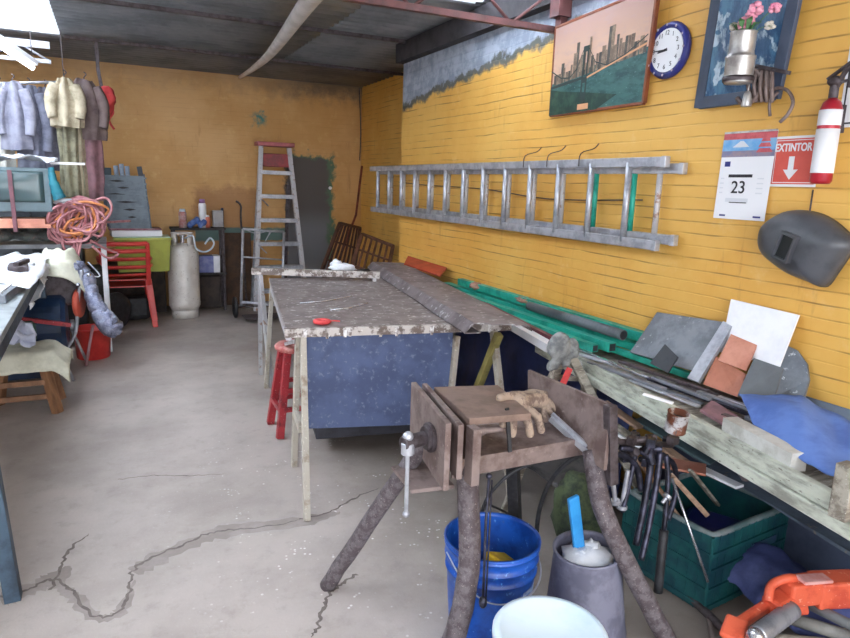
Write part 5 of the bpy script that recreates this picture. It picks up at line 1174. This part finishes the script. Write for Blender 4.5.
crumple('white_wrapper', 'crumpled white paper wrapper standing on the cream cloth', 'paper', lambda u, v: V((-.74+.22*u, 4.98+.1*v+.05*math.sin(u*5), .46+.20*v*(1-.4*u))), mat('greyish_white_paper', (206, 208, 224), (176, 180, 200), 9, .6, 0, .2), 12, 12, .06, 4)
m = MB(); m.box((-.62, 5.25, .50), (.16, .12, .12), .3); tag(m.build('green_tin', mat('dull_green_tin', (60, 96, 84), (44, 72, 66), 9), None, .01), 'dull green tin standing behind the white wrapper', 'tin')
# dark tank below the bench
m = MB(); m.cyl((-.98, 5.95, .38), (-.38, 5.95, .38), .26, 30); m.box((-.7, 5.95, .08), (.5, .4, .14)); m.mi = 1; m.lathe(V((-.36, 5.95, .38)), [(0, 0), (.05, 0), (.05, .03), (0, .03)], 16, V((1, 0, 0)).to_track_quat('Z', 'Y').to_matrix()); tag(m.build('compressor_tank', [M_navydrum, M_steel]), 'dark blue cylindrical tank lying in the shade under the left bench', 'tank')
m = MB(); m.beam(at(22, 319, Y=5.65), at(71, 325, Y=5.65), .03, .03, (0, 0, 1)); tag(m.build('red_bar', M_redpaint), 'thin red bar running across the front of the dark blue tank', 'bar')
# covered machine: cloth hood, duct, wheel and folding legs
mc = V((-.32, 6.05, 0)); cm = thing('covered_machine', 'bench machine on folding tube legs under a cream cloth hood', 'machine', mc)
for a, b in (((57, 345), (74, 381)), ((72, 330), (87, 362)), ((93, 325), (86, 366)), ((50, 330), (40, 352))):
    pb = at(*b, Z=0.0) if b[1] > 355 else at(b[0], b[1], Y=6.1); m = MB(); m.tube([at(a[0], a[1], Y=pb.y+.05), pb], .012, 8); m.build('leg', M_steel if a[0] < 90 else mat('pinkish_tube', (160, 120, 124), None, 9), cm)
m = MB(); m.tube([A(82, 270, 5.85), A(78, 300, 5.85), A(76, 330, 5.85), A(68, 346, 5.85), A(55, 352, 5.85)], .014, 8, n=6); m.tube([A(86, 275, 5.9), A(100, 276, 5.9), A(88, 262, 5.95)], .006, 6, n=4); m.build('bent_tube', M_steel, cm)
wq = A(79, 303, 5.9)
m = MB(); m.lathe(wq, [(0, -.02), (.11, -.02), (.118, -.012), (.118, .012), (.11, .02), (0, .02)], 30, V((1, -.25, 0)).to_track_quat('Z', 'Y').to_matrix()); m.build('wheel', mat('orange_red_wheel', (196, 84, 62), (166, 70, 56), 10, .5), cm)
m = MB(); m.box((-.42, 6.1, .72), (.3, .3, .34)); m.build('machine_body', M_iron, cm, .02)
def hood(u, v):
    a = -PI*.15 + PI*1.15*u; top = A(66, 266, 6.0); x = -.40+.24*math.cos(a*1.0)*(.35+.65*v)*1.0; y = 6.02-.26*math.sin(a)*(.35+.65*v)
    z = 1.0-.10*v-.38*v*v*(.6+.4*math.sin(u*6+1)); return V((x, y, z+.04*nz(u*6, v*4, 2)))
m = MB(); m.grid(hood, 34, 18, .006); tag(m.build('cream_hood_cloth', M_cream), 'cream cloth thrown over the machine right of the left bench', 'cloth')
m = MB(); P = smooth_path([A(72, 268, 5.95), A(86, 278, 5.9), A(93, 298, 5.85), A(103, 316, 5.8), A(112, 328, 5.8)], 10)
P = [p + V((nz(i*.4, 1, 1), 0, nz(i*.4, 5, 1)))*.02 for i, p in enumerate(P)]; m.tube(P, [.05, .06, .06, .055, .06, .065, .075, .085, .09], 14); m.ball(P[0], .09, (1.3, 1, .7), .4); m.ball(P[-1], .08, (1, 1, .9), .4)
o = m.build('silver_sleeve', M_foil); tag(o, 'crinkled silver foil sleeve hanging down to the red bucket', 'sleeve')
for (px, py) in ((78, 285), (89, 275)):
    q = A(px, py, 5.78); m = MB(); m.ball(q, .018, sub=2); m.tube([q, q+V((-.04, .12, -.02))], .005, 6); tag(m.build('shiny_knob', M_chrome), 'shiny round knob on the covered machine, the %s one' % ('lower' if px == 78 else 'upper'), 'knob')
rb = thing('red_bucket', 'red plastic bucket on the floor below the silver sleeve', 'bucket', at(94, 357, Z=0))
m = MB(); m.lathe(ORG[rb.name], [(0, 0), (.125, 0), (.135, .01), (.15, .26), (.158, .262), (.158, .275), (.145, .275), (.13, .02), (0, .012)], 32); m.build('bucket_body', M_red, rb)
# rack table with white leg, television, junk
rt = thing('rack_table', 'grey metal table with a white leg behind the covered machine', 'table', (-.5, 6.9, 0))
m = MB(); m.box((-.56, 6.85, .98), (1.0, .8, .035)); m.build('table_top', mat('dusty_grey_top', (140, 142, 146), (116, 118, 122), 7), rt)
for x_, y_ in ((-.085, 6.5), (-.085, 7.2), (-1.02, 6.5), (-1.02, 7.2)):
    m = MB(); m.beam((x_, y_, 0), (x_, y_, .965), .04, .04, (0, 1, 0)); m.build('leg', M_white, rt)
m = MB(); m.box((-.56, 6.9, .45), (.96, .7, .03)); m.build('lower_shelf', M_iron, rt)
m = MB(); m.box((-.3, 6.95, .60), (.4, .45, .26), .1); tag(m.build('dark_case', M_black, None, .02), 'black case on the lower shelf of the rack table', 'case')
m = MB(); m.lathe((-.02, 7.45, .2), [(0, -.05), (.12, -.05), (.19, -.03), (.2, 0), (.19, .03), (.12, .05), (0, .05)], 30, V((1, -1, 0)).to_track_quat('Z', 'Y').to_matrix()); tag(m.build('spare_tyre', M_black), 'black tyre standing in the shade beside the red chairs', 'tyre')
m = MB()
for i in range(16): m.ball(V((-1.0+.055*i, 6.52+.12*(i % 3), 1.06+.05*((i*7) % 3))), .07, (1.3, 1, .7), .6, 3, 2)
o = m.build('junk_heap', mat('dark_green_grey_junk', (92, 98, 96), (58, 62, 64), 9, .8, 0, .3, (.4, .6), (170, 120, 100))); remesh(o, .02, 1); o['kind'] = 'stuff'; tag(o, 'tangled dark heap of cables and parts under the television', 'junk')
m = MB(); m.box((-.78, 6.45, 1.20), (.55, .3, .045)); m.box((-.72, 6.42, 1.165), (.5, .28, .03), .05); tag(m.build('orange_folder', mat('faded_orange_folder', (216, 150, 126), (190, 126, 106), 7, .6)), 'faded orange folders stacked just under the television', 'folder')
tv = thing('television', 'old grey green box television on the heap at the left', 'television', (-.78, 6.5, 1.23))
x0_, x1_ = -1.05, A(52, 200, 6.35).x; zt_ = A(40, 168, 6.35).z; zb_ = A(40, 212, 6.35).z
m = MB(); m.slab([(x0_, 6.35, zb_), (x1_, 6.35, zb_), (x1_, 6.35, zt_), (x0_, 6.35, zt_)], (0, .12, 0)); m.slab([(x0_+.06, 6.47, zb_+.02), (x1_-.06, 6.47, zb_+.02), (x1_-.08, 6.47, zt_-.03), (x0_+.08, 6.47, zt_-.03)], (0, .24, 0)); m.build('tv_case', M_tvgrey, tv, .01)
m = MB(); m.grid(lambda u, v: V((x0_+.04+(x1_-x0_-.09)*u, 6.346-.02*math.sin(PI*u)*math.sin(PI*v), zb_+.08+(zt_-zb_-.11)*v)), 12, 10, .004); m.build('screen', M_screen, tv)
crumple('white_papers', 'white papers and plastic lying on top of the television', 'papers', lambda u, v: V((-.98+.58*u, 6.30+.35*v, zt_+.035+.05*math.sin(PI*u*.8))), M_plasticbag, 20, 12, .05, 5)
m = MB(); P = smooth_path([A(51, 168, 6.3), A(53, 180, 6.28), A(57, 192, 6.28), A(60, 199, 6.28)], 8); m.tube(P, [.025, .03, .04, .045, .05], 12); tag(m.build('teal_sleeve', mat('teal_bag', (38, 124, 140), (30, 96, 112), 8, .6, 0, .3)), 'teal plastic sleeve hanging down from the television corner', 'sleeve')
m = MB(); m.beam(A(50, 163, 6.5), A(85, 164, 6.5), .02, .02); tag(m.build('white_batten', M_white), 'thin white batten reaching right from the television top', 'batten')
m = MB(); m.beam(A(9, 170, 6.28), A(16, 232, 6.25), .03, .02, (0, 1, 0)); tag(m.build('maroon_stick', mat('maroon_stick', (120, 72, 82), (96, 60, 68), 9)), 'maroon stick leaning on the front of the television', 'stick')
# coil of pink hose
random.seed(12)
hc_ = A(78, 222, 6.45); hoseco = thing('hose_coil', 'big tangled coil of dusty pink hose hanging at the rack table corner', 'hose', hc_)
for i in range(24):
    a0 = random.uniform(-.8, .8); rx, rz = random.uniform(.05, .23), random.uniform(.08, .22); dy = random.uniform(-.07, .07); cx0, cz0 = random.uniform(-.06, .06), random.uniform(-.05, .05)
    pts = [hc_+V((cx0+rx*math.cos(t+a0), dy+.04*math.sin(2*t+i), cz0+rz*math.sin(t)+.02*math.sin(3*t+i))) for t in (2*PI*j/9 for j in range(9))]
    m = MB(); m.tube(pts, .011, 7, closed=True, n=4); m.build('loop', M_orangehose if i in (2, 5, 9, 14) else M_hose, hoseco)
m = MB()
for dx in (-4, 0, 4): m.tube([A(78+dx, 238, 6.42), A(77+dx*.6, 250, 6.40), A(76+dx*.3, 262, 6.40)], .011, 7, n=4)
m.tube([A(90, 240, 6.42), A(104, 248, 6.45), A(118, 254, 6.5), A(108, 258, 6.4), A(92, 246, 6.4)], .011, 7, n=5); m.tube([A(98, 222, 6.4), A(112, 222, 6.6), A(130, 221, 6.9)], .011, 7, n=5); m.build('hose_tail', M_hose, hoseco)
m = MB(); m.ball(hc_+V((-.08, .05, .17)), .06, (1.6, 1, .5), .3); tag(m.build('white_pad', M_plasticbag), 'white plastic pad tucked on top of the pink hose coil', 'pad')
# rail and hanging clothes
rl = A(-30, 84, 6.95); rr_ = A(64, 82, 6.95)
hr = thing('clothes_rail', 'thin steel rail carrying the clothes at the left below the lamp', 'rail', rl)
m = MB(); m.tube([rl, rr_], .012, 8); m.build('rail_tube', M_steel, hr)
for q in (rl, rr_): m = MB(); m.tube([q, V((q.x, q.y, 2.84))], .004, 6); m.build('rail_wire', M_iron, hr)
def garment(label, px, py0, py1, w, Y, mt, sleeves=True, fold=5, seed=0, top=.45):
    a, b = A(px, py0, Y), A(px, py1, Y); t = thing('hanging_garment', label, 'garment', V((a.x, Y, b.z))); h = a.z-b.z
    def body(u, v):
        ww = w*(top+(1-top)*min(1, v*3.5))*(1+.06*math.sin(v*4+seed)); th_ = 2*PI*u
        x = a.x + ww/2*math.cos(th_)*(1+.10*math.sin(fold*th_+seed+v*2)); y = Y + .07*math.sin(th_)*(1+.35*math.sin(fold*th_*1.0+seed)) 
        return V((x+.01*nz(v*5, u*5, seed), y, a.z - h*v + .02*nz(u*4, v*3, seed)))
    m = MB(); m.grid(body, 44, 16, 0); gb_ = m.build('body', mt, t)
    if sleeves:
        for s_ in (-1, 1):
            m = MB(); p0_ = V((a.x+s_*w*.30, Y-.02, a.z-.07)); m.tube([p0_, p0_+V((s_*w*.16, -.03, -h*.22)), p0_+V((s_*w*.19, -.04, -h*.45)), p0_+V((s_*w*.14, -.05, -h*.66))], [.05, .05, .045, .04], 12, n=5); m.build('sleeve', mt, gb_)
    m = MB(); m.tube([V((a.x, Y, a.z-.04)), V((a.x, Y, a.z+.02)), V((a.x+.02, Y, a.z+.05)), V((a.x, Y, a.z+.07))], .005, 6, n=3); m.build('hook', M_iron, t)
    return t
garment('pale cloth garment hanging leftmost under the lamp', -2, 84, 168, .16, 7.0, M_palecloth, False, 4, 1)
garment('light grey shirt hanging second from the left under the lamp', 12, 82, 150, .24, 6.92, mat('light_grey_shirt', (156, 156, 172), (126, 126, 144), 8, .9), True, 5, 2)
garment('blue grey overall hanging in the middle of the clothes rail', 28, 86, 172, .26, 7.0, M_greycloth, True, 6, 3)
garment('long dark grey coat hanging right of the blue grey overall', 45, 88, 170, .26, 7.02, mat('dark_grey_coat', (104, 102, 114), (80, 78, 90), 8, .9), False, 6, 4)
garment('khaki jacket hanging in front of the brown jacket', 64, 78, 127, .24, 6.82, M_khaki, True, 6, 5)
garment('olive grey overall hanging below the khaki jacket', 67, 100, 197, .19, 6.92, mat('olive_grey_cloth', (150, 146, 122), (112, 108, 90), 9, .9, 0, .15), False, 7, 9, .9)
garment('brown grey jacket hanging at the right end of the clothes', 84, 80, 140, .30, 6.95, M_brown, True, 4, 6)
garment('faded mauve trousers hanging below the brown jacket', 88, 128, 200, .20, 7.0, M_mauve, False, 4, 7, .9)
garment('pale khaki trousers hanging beside the mauve ones', 79, 130, 200, .16, 6.98, mat('pale_khaki', (176, 164, 140), (140, 128, 108), 8, .9), False, 4, 8, .9)
q = A(104, 96, 7.1); rs_ = thing('red_hat', 'coral red cap with a hanging strap beside the brown jacket', 'cap', q)
m = MB(); m.ball(q+V((0, -.05, -.05)), .10, (1, .8, 1.3), .3, 2); m.build('crown', M_redstrap, rs_)
m = MB(); m.tube([q+V((.03, -.02, -.06)), q+V((.07, -.02, -.14)), q+V((.03, -.02, -.22)), q+V((.07, -.02, -.30))], .01, 8, n=5); m.build('strap', M_redstrap, rs_)
m = MB(); m.beam(A(98, 70, 7.2), A(106, 108, 7.2), .03, .03, (0, 1, 0)); m.beam((A(98, 70, 7.2).x, 7.2, A(98, 70, 7.2).z), (A(98, 70, 7.2).x, 7.2, 2.84), .03, .03, (0, 1, 0)); tag(m.build('hanging_post', M_iron), 'dark post hanging from the roof behind the red cap', 'post')

# dark boxes and boards added to darken the yellow wall behind the clutter
M_sh = mat('dark_brown_filler', (74, 62, 56), (52, 46, 44), 8, .8, 0, .2)
m = MB(); m.box((.22, 8.42, .30), (.62, .36, .58), .03); tag(m.build('shade_box', M_sh, None, .01), 'dark brown box added behind the red chairs to darken the wall', 'crate')
m = MB(); m.box((.16, 7.86, .16), (.36, .30, .26), .05); tag(m.build('black_shade_box', M_black, None, .06), 'black box added underneath the red chairs to darken the space', 'bag')
m = MB(); m.box((.95, 8.42, .22), (.46, .22, .40), -.04); tag(m.build('shade_box', M_sh, None, .01), 'dark brown box added behind the gas cylinder, under the carton, to darken the wall', 'crate')
m = MB(); m.slab([(1.28, 8.55, 0), (1.62, 8.55, 0), (1.62, 8.66, .92), (1.28, 8.66, .92)], (0, .02, 0)); tag(m.build('brown_shade_board', mat('dark_brown_shade', (96, 70, 52), (74, 56, 46), 7, .8)), 'dark brown board added behind the hand truck to darken the back wall', 'board')
m = MB(); m.box((-.72, 7.75, .66), (.86, .5, 1.30)); m.mi = 1; m.box((-.72, 7.49, .66), (.02, .02, 1.2)); tag(m.build('shade_block', [mat('shade_block_grey', (70, 74, 80), (52, 56, 62), 6, .6), M_black], None, .006), 'dark grey block added behind the rack table to darken the wall', 'cabinet')  # plain block added so the wall behind the rack table looks dark
